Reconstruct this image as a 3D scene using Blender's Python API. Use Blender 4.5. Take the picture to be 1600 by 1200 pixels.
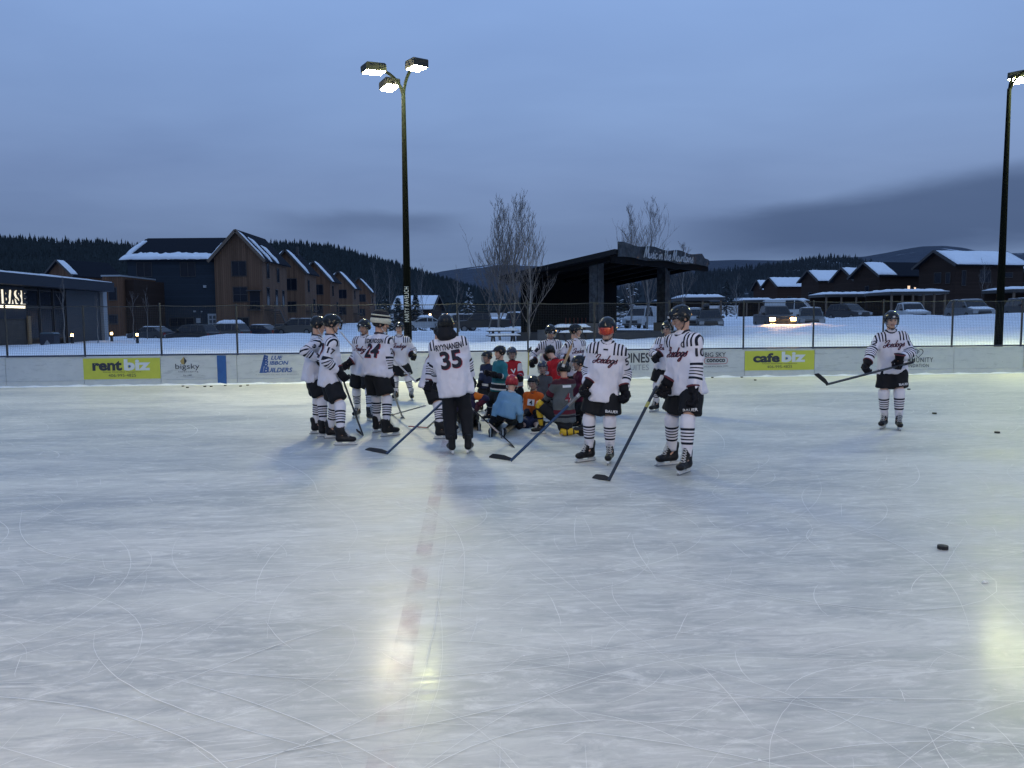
import bpy, bmesh, math, random
import numpy as np
from mathutils import Vector, Matrix
from mathutils.bvhtree import BVHTree

for o in list(bpy.data.objects):
    bpy.data.objects.remove(o)
SC = bpy.context.scene
COL = SC.collection
R = math.radians
PI = math.pi
rng = random.Random(7)

# ------------------------------------------------------------------ camera
CAM_H, PITCH, ROLL, FPX = 1.75, R(4.62), R(0.46), 1202.0
_r0 = Vector((1, 0, 0)); _u0 = Vector((0, math.sin(PITCH), math.cos(PITCH))); _f0 = Vector((0, math.cos(PITCH), -math.sin(PITCH)))
cam_r = _r0 * math.cos(ROLL) - _u0 * math.sin(ROLL)
cam_u = _r0 * math.sin(ROLL) + _u0 * math.cos(ROLL)
cam = bpy.data.cameras.new('camera'); cam_o = bpy.data.objects.new('camera', cam); COL.objects.link(cam_o)
cam.sensor_width = 36; cam.lens = 36 * FPX / 1600; cam.clip_start = 0.05; cam.clip_end = 20000
M = Matrix.Identity(4)
for i in range(3):
    M[i][0] = cam_r[i]; M[i][1] = cam_u[i]; M[i][2] = -_f0[i]
M[0][3], M[1][3], M[2][3] = 0, 0, CAM_H
cam_o.matrix_world = M
SC.camera = cam_o
def ray(x, y):
    return cam_r * ((x - 800) / FPX) + cam_u * ((600 - y) / FPX) + _f0
def at(x, y, Y):
    """point at depth Y (metres ahead) seen at photo position x, y"""
    d = ray(x, y); k = Y / d.y
    return Vector((d.x * k, Y, CAM_H + d.z * k))
def gnd(x, y, z=0.0):
    d = ray(x, y); k = (z - CAM_H) / d.z
    return Vector((d.x * k, d.y * k, z))

# ------------------------------------------------------------------ world: dusk under cloud
SC.render.engine = 'CYCLES'
SC.cycles.use_denoising = True
try: SC.cycles.denoiser = 'OPENIMAGEDENOISE'
except Exception: pass
SC.cycles.max_bounces = 4; SC.cycles.diffuse_bounces = 2; SC.cycles.glossy_bounces = 2; SC.cycles.transmission_bounces = 2; SC.cycles.use_adaptive_sampling = True; SC.cycles.adaptive_threshold = 0.025
SC.cycles.transparent_max_bounces = 12; SC.cycles.sample_clamp_indirect = 6
SC.cycles.caustics_reflective = False; SC.cycles.caustics_refractive = False
SC.view_settings.view_transform = 'Standard'; SC.view_settings.look = 'None'
SC.view_settings.exposure = 0.0; SC.view_settings.gamma = 1.0
SC.view_settings.use_curve_mapping = False
W = bpy.data.worlds.new('World'); SC.world = W; W.use_nodes = True
nt = W.node_tree; N = nt.nodes; L = nt.links; N.clear()
def wn(t, **k):
    n = N.new(t)
    for a, b in k.items(): setattr(n, a, b)
    return n
def wmath(op, a, b=None, c=None):
    n = wn('ShaderNodeMath', operation=op)
    for i, v in enumerate((a, b, c)):
        if v is None: continue
        if isinstance(v, (int, float)): n.inputs[i].default_value = v
        else: L.new(v, n.inputs[i])
    return n.outputs[0]
SUN_EL, SUN_ROT = R(-2.0), R(200)
sky = wn('ShaderNodeTexSky'); sky.sky_type = 'NISHITA'; sky.sun_disc = False
sky.sun_elevation = SUN_EL; sky.sun_rotation = SUN_ROT; sky.altitude = 1900
tc = wn('ShaderNodeTexCoord')
sep = wn('ShaderNodeSeparateXYZ'); L.new(tc.outputs['Generated'], sep.inputs[0])
zc = sep.outputs['Z']
# cloud layer seen as a sheet overhead: direction projected on a plane
zz = wmath('ADD', wmath('MAXIMUM', zc, 0.0), 0.11)
cx = wmath('DIVIDE', sep.outputs['X'], zz); cy = wmath('DIVIDE', sep.outputs['Y'], zz)
comb = wn('ShaderNodeCombineXYZ'); L.new(cx, comb.inputs[0]); L.new(cy, comb.inputs[1])
def noise(scale, detail, rough, mscale=(1, 1, 1), loc=(0, 0, 0), dist=0.0):
    mp = wn('ShaderNodeMapping'); L.new(comb.outputs[0], mp.inputs[0])
    mp.inputs['Scale'].default_value = mscale; mp.inputs['Location'].default_value = loc
    n = wn('ShaderNodeTexNoise'); L.new(mp.outputs[0], n.inputs['Vector'])
    n.inputs['Scale'].default_value = scale; n.inputs['Detail'].default_value = detail
    n.inputs['Roughness'].default_value = rough; n.inputs['Distortion'].default_value = dist
    return n.outputs[0]
grad = wn('ShaderNodeValToRGB'); L.new(zc, grad.inputs[0])
e = grad.color_ramp.elements
e[0].position = 0.0; e[0].color = (0.150, 0.225, 0.390, 1)
e[1].position = 0.60; e[1].color = (0.30, 0.49, 0.90, 1)
for p, c in ((0.055, (0.152, 0.228, 0.395, 1)), (0.10, (0.162, 0.242, 0.425, 1)), (0.17, (0.208, 0.308, 0.540, 1)), (0.26, (0.245, 0.378, 0.670, 1)), (0.38, (0.285, 0.450, 0.810, 1))):
    q = grad.color_ramp.elements.new(p); q.color = c
n1 = noise(0.50, 4, 0.5, (0.75, 1.0, 1), (3.1, 0.4, 0), 0.5)
n2 = noise(1.6, 5, 0.55, (0.7, 1.1, 1), (1.0, 7.0, 0), 0.4)
cl = wmath('ADD', wmath('MULTIPLY', wmath('SUBTRACT', n1, 0.5), 0.62), wmath('MULTIPLY', wmath('SUBTRACT', n2, 0.5), 0.20))
mulc = wn('ShaderNodeMixRGB', blend_type='MULTIPLY'); mulc.inputs[0].default_value = 1.0
L.new(grad.outputs[0], mulc.inputs[1])
cr = wn('ShaderNodeCombineXYZ')
L.new(wmath('ADD', cl, 1.0), cr.inputs[0]); L.new(wmath('ADD', wmath('MULTIPLY', cl, 0.92), 1.0), cr.inputs[1]); L.new(wmath('ADD', wmath('MULTIPLY', cl, 0.72), 1.0), cr.inputs[2])
L.new(cr.outputs[0], mulc.inputs[2])
# low dark banks of cloud: a long wedge on the right, a thin lens left of centre
az = wmath('ARCTAN2', sep.outputs['X'], sep.outputs['Y'])
n3 = noise(1.1, 5, 0.55, (0.6, 0.5, 1), (-2.1, 2.2, 0), 0.3)
zp = wmath('ADD', zc, wmath('MULTIPLY', wmath('SUBTRACT', n3, 0.5), 0.055))
def wramp(v, a, b):
    q = wn('ShaderNodeMapRange', interpolation_type='SMOOTHSTEP'); L.new(v, q.inputs[0]); q.inputs[1].default_value = a; q.inputs[2].default_value = b; return q.outputs[0]
def bank(a0, a1, a2, a3, zlo, ztop0, slope, soft):
    side = wmath('MULTIPLY', wramp(az, a0, a1), wmath('SUBTRACT', 1.0, wramp(az, a2, a3)))
    top = wmath('SUBTRACT', zp, wmath('MULTIPLY', wmath('SUBTRACT', az, a0), slope))
    return wmath('MULTIPLY', side, wmath('MULTIPLY', wramp(zp, zlo-.018, zlo+.012), wmath('SUBTRACT', 1.0, wramp(top, ztop0-soft, ztop0+soft))))
b1 = bank(.14, .36, 1.1, 2.0, .082, .112, .100, .013)
b2 = bank(-.36, -.20, -.12, -.03, .114, .136, .0, .008)
dk = wmath('MULTIPLY', wmath('MAXIMUM', b1, wmath('MULTIPLY', b2, .6)), 0.74)
mixd = wn('ShaderNodeMixRGB'); L.new(dk, mixd.inputs[0]); L.new(mulc.outputs[0], mixd.inputs[1]); mixd.inputs[2].default_value = (0.056, 0.096, 0.200, 1)
bgc = wn('ShaderNodeBackground'); L.new(mixd.outputs[0], bgc.inputs[0]); bgc.inputs[1].default_value = 1.0
bgs = wn('ShaderNodeBackground'); L.new(sky.outputs[0], bgs.inputs[0]); bgs.inputs[1].default_value = 0.10
ms = wn('ShaderNodeMixShader'); ms.inputs[0].default_value = 0.92
L.new(bgs.outputs[0], ms.inputs[1]); L.new(bgc.outputs[0], ms.inputs[2])
ow = wn('ShaderNodeOutputWorld'); L.new(ms.outputs[0], ow.inputs[0])
# what is left of the day: a very weak, very soft sun through the cloud
sl = bpy.data.lights.new('sun', 'SUN'); sl.energy = 0.06; sl.angle = R(60); sl.color = (0.9, 0.93, 1.0)
so = bpy.data.objects.new('sun', sl); COL.objects.link(so)
so.rotation_euler = (R(50), 0, R(20))

# ------------------------------------------------------------------ helpers
def tag(o, label=None, cat=None, group=None, kind=None):
    if label: o['label'] = label
    if cat: o['category'] = cat
    if group: o['group'] = group
    if kind: o['kind'] = kind
    return o
def empty(name, loc=(0, 0, 0), rz=0.0, label=None, cat=None, group=None, parent=None):
    o = bpy.data.objects.new(name, None); COL.objects.link(o)
    o.empty_display_size = 0.2
    o.location = loc; o.rotation_euler = (0, 0, rz); o.parent = parent
    return tag(o, label, cat, group)
def link_mesh(name, me, mat, parent=None):
    o = bpy.data.objects.new(name, me); COL.objects.link(o); o.parent = parent
    if mat is not None and not me.materials:
        for m_ in (mat if isinstance(mat, (list, tuple)) else [mat]): me.materials.append(m_)
    return o
class MB:
    """collects simple shapes into one mesh"""
    def __init__(s): s.v = []; s.f = []; s.mi = []; s.m = 0; s.sm = False; s.fs = []
    def add(s, vs, fs):
        b = len(s.v); s.v += [tuple(v) for v in vs]
        for f in fs: s.f.append(tuple(i + b for i in f)); s.mi.append(s.m); s.fs.append(s.sm)
        return s
    def box(s, x0, x1, y0, y1, z0, z1, T=None):
        vs = [Vector((x, y, z)) for z in (z0, z1) for y in (y0, y1) for x in (x0, x1)]
        if T is not None: vs = [T @ v for v in vs]
        return s.add(vs, [(0, 2, 3, 1), (4, 5, 7, 6), (0, 1, 5, 4), (2, 6, 7, 3), (0, 4, 6, 2), (1, 3, 7, 5)])
    def cbox(s, c, d, T=None):
        return s.box(c[0]-d[0]/2, c[0]+d[0]/2, c[1]-d[1]/2, c[1]+d[1]/2, c[2]-d[2]/2, c[2]+d[2]/2, T)
    def prism(s, poly, y0, y1, T=None):
        """poly in x,z extruded along y"""
        n = len(poly)
        vs = [Vector((x, y0, z)) for x, z in poly] + [Vector((x, y1, z)) for x, z in poly]
        if T is not None: vs = [T @ v for v in vs]
        fs = [tuple(range(n)), tuple(range(2*n-1, n-1, -1))] + [(i, i+n, (i+1) % n + n, (i+1) % n) for i in range(n)]
        return s.add(vs, fs)
    def tube(s, pts, rad, n=6, cap=True):
        pts = [Vector(p) for p in pts]; rings = []
        if not isinstance(rad, (list, tuple)): rad = [rad] * len(pts)
        prev = None
        for i, p in enumerate(pts):
            d = (pts[min(i+1, len(pts)-1)] - pts[max(i-1, 0)])
            if d.length < 1e-9: d = Vector((0, 0, 1))
            d.normalize()
            if prev is None: a = d.orthogonal().normalized()
            else:
                a = prev - d * prev.dot(d)
                a = a.normalized() if a.length > 1e-6 else d.orthogonal().normalized()
            prev = a; b = d.cross(a)
            rings.append([p + (a * math.cos(2*PI*k/n) + b * math.sin(2*PI*k/n)) * rad[i] for k in range(n)])
        vs = [v for r_ in rings for v in r_]; fs = []
        for i in range(len(pts)-1):
            for k in range(n):
                k2 = (k+1) % n
                fs.append((i*n+k, i*n+k2, (i+1)*n+k2, (i+1)*n+k))
        if cap:
            fs.append(tuple(range(n-1, -1, -1))); fs.append(tuple((len(pts)-1)*n+k for k in range(n)))
        return s.add(vs, fs)
    def bar(s, a, b, w, h, up=(0, 0, 1)):
        a = Vector(a); b = Vector(b); d = (b-a).normalized(); u = Vector(up)
        sd = d.cross(u)
        if sd.length < 1e-6: sd = d.orthogonal()
        sd.normalize(); u = sd.cross(d)
        vs = [p + sd*(w/2*i) + u*(h/2*j) for p in (a, b) for i, j in ((-1, -1), (1, -1), (1, 1), (-1, 1))]
        return s.add(vs, [(0, 1, 2, 3), (7, 6, 5, 4), (0, 4, 5, 1), (1, 5, 6, 2), (2, 6, 7, 3), (3, 7, 4, 0)])
    def mesh(s, name, mat=None):
        me = bpy.data.meshes.new(name); me.from_pydata(s.v, [], s.f)
        if mat is not None:
            for m_ in (mat if isinstance(mat, (list, tuple)) else [mat]): me.materials.append(m_)
        me.polygons.foreach_set('material_index', s.mi); me.polygons.foreach_set('use_smooth', s.fs)
        me.update(); return me
    def build(s, name, mat, parent=None):
        return link_mesh(name, s.mesh(name, mat), None, parent)
def box(name, mat, x0, x1, y0, y1, z0, z1, parent=None):
    return MB().box(x0, x1, y0, y1, z0, z1).build(name, mat, parent)
def copy_tree(o, parent=None):
    c = o.copy(); COL.objects.link(c); c.parent = parent
    for ch in list(o.children): copy_tree(ch, c)
    return c
def np_mesh(name, V, Q, smooth=True):
    """mesh from numpy arrays of vertices and quads/triangles"""
    me = bpy.data.meshes.new(name)
    V = np.ascontiguousarray(V, np.float32); Q = np.ascontiguousarray(Q, np.int32); k = Q.shape[1]
    me.vertices.add(len(V)); me.vertices.foreach_set('co', V.ravel())
    me.loops.add(Q.size); me.loops.foreach_set('vertex_index', Q.ravel())
    me.polygons.add(len(Q)); me.polygons.foreach_set('loop_start', np.arange(0, Q.size, k, dtype=np.int32))
    try: me.polygons.foreach_set('loop_total', np.full(len(Q), k, np.int32))
    except Exception: pass
    me.polygons.foreach_set('use_smooth', np.full(len(Q), smooth, bool))
    me.update(calc_edges=True); me.validate()
    return me
def grid_mesh(name, xs, ys, zf, smooth=True):
    X, Y = np.meshgrid(xs, ys); Z = zf(X, Y)
    nx, ny = len(xs), len(ys)
    V = np.stack([X.ravel(), Y.ravel(), Z.ravel()], 1)
    i = np.arange(nx*ny).reshape(ny, nx)
    Q = np.stack([i[:-1, :-1].ravel(), i[:-1, 1:].ravel(), i[1:, 1:].ravel(), i[1:, :-1].ravel()], 1)
    return np_mesh(name, V, Q, smooth)
_perm = np.random.RandomState(5).rand(64, 64, 64).astype(np.float32)
def vnoise(x, y, z):
    """smooth value noise in -1..1 on arrays"""
    xi = np.floor(x).astype(int); yi = np.floor(y).astype(int); zi = np.floor(z).astype(int)
    fx, fy, fz = x-xi, y-yi, z-zi
    fx = fx*fx*(3-2*fx); fy = fy*fy*(3-2*fy); fz = fz*fz*(3-2*fz)
    xi &= 63; yi &= 63; zi &= 63; x1 = (xi+1) & 63; y1 = (yi+1) & 63; z1 = (zi+1) & 63
    P = _perm
    a = P[xi, yi, zi]*(1-fx)+P[x1, yi, zi]*fx; b = P[xi, y1, zi]*(1-fx)+P[x1, y1, zi]*fx
    c = P[xi, yi, z1]*(1-fx)+P[x1, yi, z1]*fx; d = P[xi, y1, z1]*(1-fx)+P[x1, y1, z1]*fx
    return ((a*(1-fy)+b*fy)*(1-fz)+(c*(1-fy)+d*fy)*fz)*2-1
def fbm(x, y, o=4):
    s = 0; a = 1.0; t = 0
    for k in range(o):
        s = s + a*vnoise(x*2**k+17*k, y*2**k+5*k, np.zeros_like(x)+.37*k); t += a; a *= .5
    return s/t

# ------------------------------------------------------------------ materials
class Mat:
    """small node builder"""
    def __init__(s, name):
        s.m = bpy.data.materials.new(name); s.m.use_nodes = True
        s.N = s.m.node_tree.nodes; s.L = s.m.node_tree.links
        s.b = s.N['Principled BSDF']
        s.pos = None
    def n(s, t, **k):
        q = s.N.new(t)
        for a, b in k.items(): setattr(q, a, b)
        return q
    def put(s, v, sock):
        if isinstance(v, (int, float)): sock.default_value = v
        elif isinstance(v, tuple): sock.default_value = v if len(v) == 4 or sock.type == 'VECTOR' else (*v, 1)
        else: s.L.new(v, sock)
    def math(s, op, a, b=None, c=None, clamp=False):
        q = s.n('ShaderNodeMath', operation=op); q.use_clamp = clamp
        for i, v in enumerate((a, b, c)):
            if v is not None: s.put(v, q.inputs[i])
        return q.outputs[0]
    def obj(s):
        if s.pos is None: s.pos = s.n('ShaderNodeTexCoord').outputs['Object']
        return s.pos
    def noise(s, scale, detail=4, rough=.55, stretch=(1, 1, 1), dist=0., vec=None):
        mp = s.n('ShaderNodeMapping'); s.L.new(vec if vec is not None else s.obj(), mp.inputs[0]); mp.inputs['Scale'].default_value = stretch
        q = s.n('ShaderNodeTexNoise'); s.L.new(mp.outputs[0], q.inputs['Vector'])
        q.inputs['Scale'].default_value = scale; q.inputs['Detail'].default_value = detail; q.inputs['Roughness'].default_value = rough; q.inputs['Distortion'].default_value = dist
        return q.outputs[0]
    def ramp(s, v, a, b, lo=0., hi=1.):
        q = s.n('ShaderNodeMapRange'); q.clamp = True
        s.put(v, q.inputs[0]); q.inputs[1].default_value = a; q.inputs[2].default_value = b; q.inputs[3].default_value = lo; q.inputs[4].default_value = hi
        return q.outputs[0]
    def mix(s, f, a, b, mode='MIX'):
        q = s.n('ShaderNodeMixRGB', blend_type=mode); s.put(f, q.inputs[0]); s.put(a, q.inputs[1]); s.put(b, q.inputs[2])
        return q.outputs[0]
    def attr(s, name, out='Fac'):
        q = s.n('ShaderNodeAttribute'); q.attribute_name = name; return q.outputs[out]
    def set(s, **k):
        al = {'col': 'Base Color', 'rough': 'Roughness', 'metal': 'Metallic', 'spec': 'Specular IOR Level', 'coat': 'Coat Weight', 'coatr': 'Coat Roughness', 'alpha': 'Alpha', 'emit': 'Emission Color', 'es': 'Emission Strength', 'trans': 'Transmission Weight', 'ior': 'IOR', 'sheen': 'Sheen Weight'}
        for a, v in k.items(): s.put(v, s.b.inputs[al[a]])
        return s
    def bump(s, h, strength=.3, dist=.02):
        q = s.n('ShaderNodeBump'); s.put(h, q.inputs['Height']); q.inputs['Strength'].default_value = strength; q.inputs['Distance'].default_value = dist
        s.L.new(q.outputs[0], s.b.inputs['Normal']); return s
def plain(name, col, rough=.6, var=.12, scale=6., bump=0., metal=0., spec=.5):
    m = Mat(name); f = m.noise(scale, 4)
    a = tuple(c*(1-var) for c in col); b = tuple(min(1, c*(1+var)) for c in col)
    m.set(col=m.mix(f, a, b), rough=rough, metal=metal, spec=spec)
    if bump: m.bump(m.noise(scale*4, 3), bump, .01)
    return m.m
def emitter(name, col, strength):
    m = Mat(name); m.set(col=(.8, .8, .8), emit=col, es=strength); return m.m
# ------------------------------------------------------------------ ice rink, boards, ground, hills
RY = R(4.7)                                     # the far boards run at this angle across the view
bx_dir = Vector((math.cos(RY), math.sin(RY), 0)); bn_dir = Vector((-math.sin(RY), math.cos(RY), 0))
b0 = gnd(0, 605.5); b1 = gnd(1600, 582.7)
bmid = gnd(800, 594.3)
RINK = Matrix.Translation((bmid.x, bmid.y, 0)) @ Matrix.Rotation(RY, 4, 'Z')   # rink frame: x along the far boards, y away from the camera
RINV = RINK.inverted()
def rx(px, py=597):
    """position along the boards for a photo x"""
    d = ray(px, py); o = Vector((0, 0, CAM_H))
    k = (bmid - o).dot(bn_dir) / d.dot(bn_dir)
    return (RINV @ (o + d*k)).x
BH = 0.87

m = Mat('ice')
big = m.noise(.42, 4, .6, (.45, 1.2, 1), .8); med = m.noise(2.4, 5, .68, (.40, 1.5, 1), .6); fin = m.noise(17, 3, .7, (.6, 1.3, 1))
wispn = m.noise(9, 6, .74, (.30, 1.1, 1), 1.4)
wht = m.math('ADD', m.math('MULTIPLY', big, .50), m.math('ADD', m.math('MULTIPLY', med, .34), m.math('MULTIPLY', wispn, .22)))
c = m.mix(m.ramp(wht, .45, .62), (.34, .348, .330), (.57, .56, .515))
c = m.mix(m.ramp(wispn, .52, .66, 0, .55), c, (.68, .675, .63))
c = m.mix(m.ramp(wispn, .46, .36, 0, .32), c, (.30, .31, .305))
c = m.mix(m.ramp(med, .52, .62, 0, .25), c, (.43, .45, .40))
c = m.mix(m.ramp(fin, .56, .74, 0, .30), c, (.66, .665, .655))
m.set(col=c, rough=m.ramp(wht, .42, .65, .40, .65), spec=.30, coat=.15, coatr=m.ramp(fin, .3, .7, .12, .25))
m.b.inputs['Coat IOR'].default_value = 1.31
m.bump(m.math('ADD', m.math('MULTIPLY', fin, .6), m.math('MULTIPLY', wispn, .5)), .16, .012)
ICE = m.m
me = grid_mesh('ice', np.linspace(-34, 34, 2), np.linspace(-26, 0.0, 2), lambda X, Y: X*0)
ice = link_mesh('ice', me, ICE); ice.matrix_world = RINK; tag(ice, 'scratched pale ice of the outdoor rink', None, None, 'structure')
# red centre line frozen under the ice, broken by snow
m = Mat('red_line')
brk = m.noise(3.0, 5, .7, (1, .5, 1)); edge = m.noise(12, 3)
al = m.math('MULTIPLY', m.ramp(brk, .42, .70), m.ramp(edge, .3, .6, .5, 1))
tr = m.n('ShaderNodeBsdfTransparent'); mx = m.n('ShaderNodeMixShader')
m.set(col=(.62, .28, .30), rough=.6); m.put(m.math('MULTIPLY', al, .38), mx.inputs[0]); m.L.new(tr.outputs[0], mx.inputs[1]); m.L.new(m.b.outputs[0], mx.inputs[2])
m.L.new(mx.outputs[0], m.N['Material Output'].inputs[0])
pA = gnd(688, 735); pB = gnd(596, 1195)
d_ = (pB - pA).normalized(); s_ = Vector((d_.y, -d_.x, 0))
q0 = pA - d_*11; q1 = pB + d_*6
mb = MB(); mb.add([q0 - s_*.06, q0 + s_*.06, q1 + s_*.06, q1 - s_*.06], [(0, 1, 2, 3)])
for v in range(4): mb.v[v] = (mb.v[v][0], mb.v[v][1], .004)
o = mb.build('centre_line', m.m); tag(o, 'faded red centre line in the ice', None, None, 'structure')
# skate scratches: thin raised curls of shaved ice
m = Mat('shaved_ice'); m.set(col=(.72, .72, .69), rough=.6, spec=.3, coat=.1, coatr=.3); SCR = m.m
mb = MB(); rs = random.Random(11)
def scratch(pts, w):
    L_ = []; n = len(pts)
    for i, p in enumerate(pts):
        d = (pts[min(i+1, n-1)] - pts[max(i-1, 0)]).normalized(); s = Vector((-d.y, d.x))*w*(math.sin(PI*(i+.3)/(n-.4))*.8+.2)/2
        L_ += [(p.x-s.x, p.y-s.y, .0055), (p.x+s.x, p.y+s.y, .0055)]
    mb.add(L_, [(2*i, 2*i+1, 2*i+3, 2*i+2) for i in range(n-1)])
for i in range(2400):
    lng = i < 420
    y = 2.2 + 17*rs.random()**1.3; x = rs.uniform(-1, 1)*(y*.72+1.5)
    if not lng and rs.random() < .25: x, y = rs.gauss(0, 2.6), rs.gauss(8.6, 1.6)
    a = rs.uniform(0, 2*PI) if rs.random() < .55 else rs.gauss(0, .4); k = rs.gauss(0, .55) if rs.random() < .5 else rs.gauss(0, .10); Ln = rs.uniform(.9, 4.6) if lng else rs.uniform(.08, .75)
    n = 20 if lng else 7; p = Vector((x, y)); pts = []; dk_ = rs.gauss(0, .25)
    if not lng: k = rs.gauss(0, .9)
    for j in range(n):
        pts.append(p.copy()+Vector((rs.gauss(0, .0015), rs.gauss(0, .0015)))); p += Vector((math.cos(a), math.sin(a)))*Ln/n; a += k*Ln/n; k += dk_*Ln/n
    scratch(pts, rs.choice((.0014, .0018, .0022, .0030)) * (1 + y*.10) * (1. if lng else .75))
o = mb.build('skate_scratches', SCR); tag(o, 'fine white skate scratches curling over the ice', None, None, 'stuff')
# snow crumbs
mb = MB()
for i in range(260):
    y = 2.2 + 16*rs.random()**1.4; x = rs.uniform(-1, 1)*(y*.7+1)
    if rs.random() < .35: x, y = rs.gauss(-.1, .9), rs.gauss(9.2, .7)
    r_ = rs.uniform(.003, .008); z = .004
    vs = [(x+r_*math.cos(t)*rs.uniform(.6, 1.4), y+r_*math.sin(t)*rs.uniform(.6, 1.4), z) for t in (0, 1.26, 2.5, 3.77, 5.0)] + [(x, y, z+r_*.4)]
    mb.add(vs, [(k, (k+1) % 5, 5) for k in range(5)])
o = mb.build('snow_crumbs', SCR); tag(o, 'loose crumbs of shaved ice on the rink', None, None, 'stuff')

# ---------------- terrain behind the boards
CP = [(-60, 30, .3), (-30, 24, .25), (-12, 24, .3), (0, 24.5, .35), (12, 25, .45), (30, 26, .9), (60, 30, 1.6),
      (-38, 48, .35), (-30, 50, .45), (-24, 55, .3), (-20, 58, .95), (-17.5, 57, 1.05), (-15, 58, .85), (-13, 58, .75), (-10.5, 58, 1.0), (-8, 60, 1.1), (-5, 60, 1.0),
      (-22, 76, .3), (-14, 76, .3), (-6, 78, .5), (-3, 62, .9), (2, 60, .95), (0, 78, .9), (5, 48, .55), (-1, 46, .55), (10, 48, .6),
      (14, 52.5, 1.40), (18, 52.5, 1.42), (22, 53, 1.45), (26, 54, 1.6), (20, 58, .95), (24, 60, 1.0), (17, 60, 1.0), (13, 64, 1.0), (29, 55, 1.95), (32, 64, 2.0), (36, 70, 1.35), (34, 65, 1.95), (38, 60, 2.1), (48, 62, 2.1), (44, 50, 1.9), (30, 42, 1.35), (20, 40, .95),
      (-60, 90, .3), (-25, 95, .3), (0, 110, 1.0), (30, 110, 2.2), (55, 95, 2.1), (80, 90, 2.2), (30, 190, 3.0), (80, 180, 3), (-80, 180, 1), (0, 200, 2.0), (-200, 300, 1), (200, 300, 5), (0, 400, 4)]
CPA = np.array(CP)
def terr(X, Y):
    X = np.asarray(X, float); Y = np.asarray(Y, float); num = 0; den = 0
    for cx_, cy_, cz_ in CPA:
        sc = np.maximum(1., np.abs(cy_)*.02)
        w = 1/(((X-cx_)**2 + (Y-cy_)**2)/sc**2 + .3)**1.7
        num = num + w*cz_; den = den + w
    Z = num/den
    near = np.clip((130-Y)/60, 0, 1)
    return Z + near*(fbm(X*.22, Y*.22, 4)*.24 + fbm(X*.9, Y*.9, 3)*.085)
def tz(x, y): return float(terr(np.array([x]), np.array([y]))[0])
m = Mat('snow')
sn = m.noise(1.4, 6, .6); s2 = m.noise(.25, 4, .5)
m.set(col=m.mix(m.ramp(s2, .45, .75, 0, .5), m.mix(sn, (.70, .74, .80), (.84, .86, .89)), (.62, .64, .68)), rough=.85, spec=.2)
m.bump(m.math('ADD', m.noise(1.1, 6, .6), m.math('MULTIPLY', m.noise(6, 4, .6), .3)), .6, .25)
SNOW = m.m
def rink_terr(X, Y):
    return terr(X, Y)
ys = np.concatenate([np.linspace(0, 60, 150), np.linspace(61, 160, 90)[1:], np.geomspace(165, 9000, 40)])
t_ = np.linspace(-1, 1, 181)
def gx(Y):   # widening fan of columns
    return None
Vx = []; 
TT, YY = np.meshgrid(t_, ys)
Wd = 34 + YY*1.05
XX = TT*Wd
# world coordinates from the rink frame so that the sheet starts at the back of the boards
cw, sw = math.cos(RY), math.sin(RY)
XW = bmid.x + XX*cw - (YY+.12)*sw; YW = bmid.y + XX*sw + (YY+.12)*cw
ZZ = terr(XW, YW); ZZ = np.where(YY > 170, ZZ, ZZ)
i = np.arange(XX.size).reshape(XX.shape)
Q = np.stack([i[:-1, :-1].ravel(), i[:-1, 1:].ravel(), i[1:, 1:].ravel(), i[1:, :-1].ravel()], 1)
me = np_mesh('snow_ground', np.stack([XW.ravel(), YW.ravel(), ZZ.ravel()], 1), Q)
o = link_mesh('snow_ground', me, SNOW); tag(o, 'rutted blue dusk snow behind the rink boards', None, None, 'structure')
# ground behind and beside the rink (outside the picture)
mb = MB(); mb.box(-140, 140, -160, -26.2, -.3, .3, RINK); mb.box(-140, -34, -26.2, 0, -.3, .3, RINK); mb.box(34, 140, -26.2, 0, -.3, .3, RINK)
o = mb.build('snow_field', SNOW); tag(o, 'flat snow around the near sides of the rink', None, None, 'structure')

# ---------------- hills
def hill(name, prof, Yr, front, z_front, mat, depth_noise=.06, label='', rows=26):
    """ridge line given as photo positions, at distance Yr; falls towards the viewer down to 'front'"""
    xs = np.linspace(prof[0][0], prof[-1][0], 160)
    py = np.interp(xs, [p[0] for p in prof], [p[1] for p in prof])
    pts = [at(a, b, Yr) for a, b in zip(xs, py)]
    rx_ = np.array([p.x for p in pts]); rz_ = np.array([p.z for p in pts])
    t = np.concatenate([np.linspace(0, 1, rows), [1.12, 1.4]])
    Tm, Xm = np.meshgrid(t, rx_, indexing='ij'); Zr = np.tile(rz_, (len(t), 1))
    Y = front + (Yr-front)*Tm; X = Xm*(Y/Yr)
    s = np.where(Tm <= 1, Tm**1.15, np.maximum(0, 1-(Tm-1)*1.2))
    Z = z_front + (Zr-z_front)*s
    nz = fbm(X/(Yr*.05), Y/(Yr*.05), 4)*depth_noise*(Zr-z_front)*np.sin(np.clip(Tm, 0, 1)*PI)
    Z = Z + nz
    i = np.arange(X.size).reshape(X.shape)
    Q = np.stack([i[:-1, :-1].ravel(), i[:-1, 1:].ravel(), i[1:, 1:].ravel(), i[1:, :-1].ravel()], 1)
    o = link_mesh(name, np_mesh(name, np.stack([X.ravel(), Y.ravel(), Z.ravel()], 1), Q), mat)
    tag(o, label, None, None, 'structure')
    return X, Y, Z, Tm
def hillmat(name, dark, snowc, thr, sc, amount=1.):
    m = Mat(name); f = m.noise(sc, 6, .62, (1, .5, 2.2), .6); g = m.noise(sc*9, 4, .7)
    m.set(col=m.mix(m.ramp(f, thr, thr+.05, 0, amount), m.mix(g, tuple(c*.6 for c in dark), tuple(c*1.5 for c in dark)), snowc), rough=.95, spec=.1)
    m.bump(g, 1., 8.); return m.m
HM1 = hillmat('forest_floor', (.018, .026, .026), (.45, .48, .52), .66, .012, .8)
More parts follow.
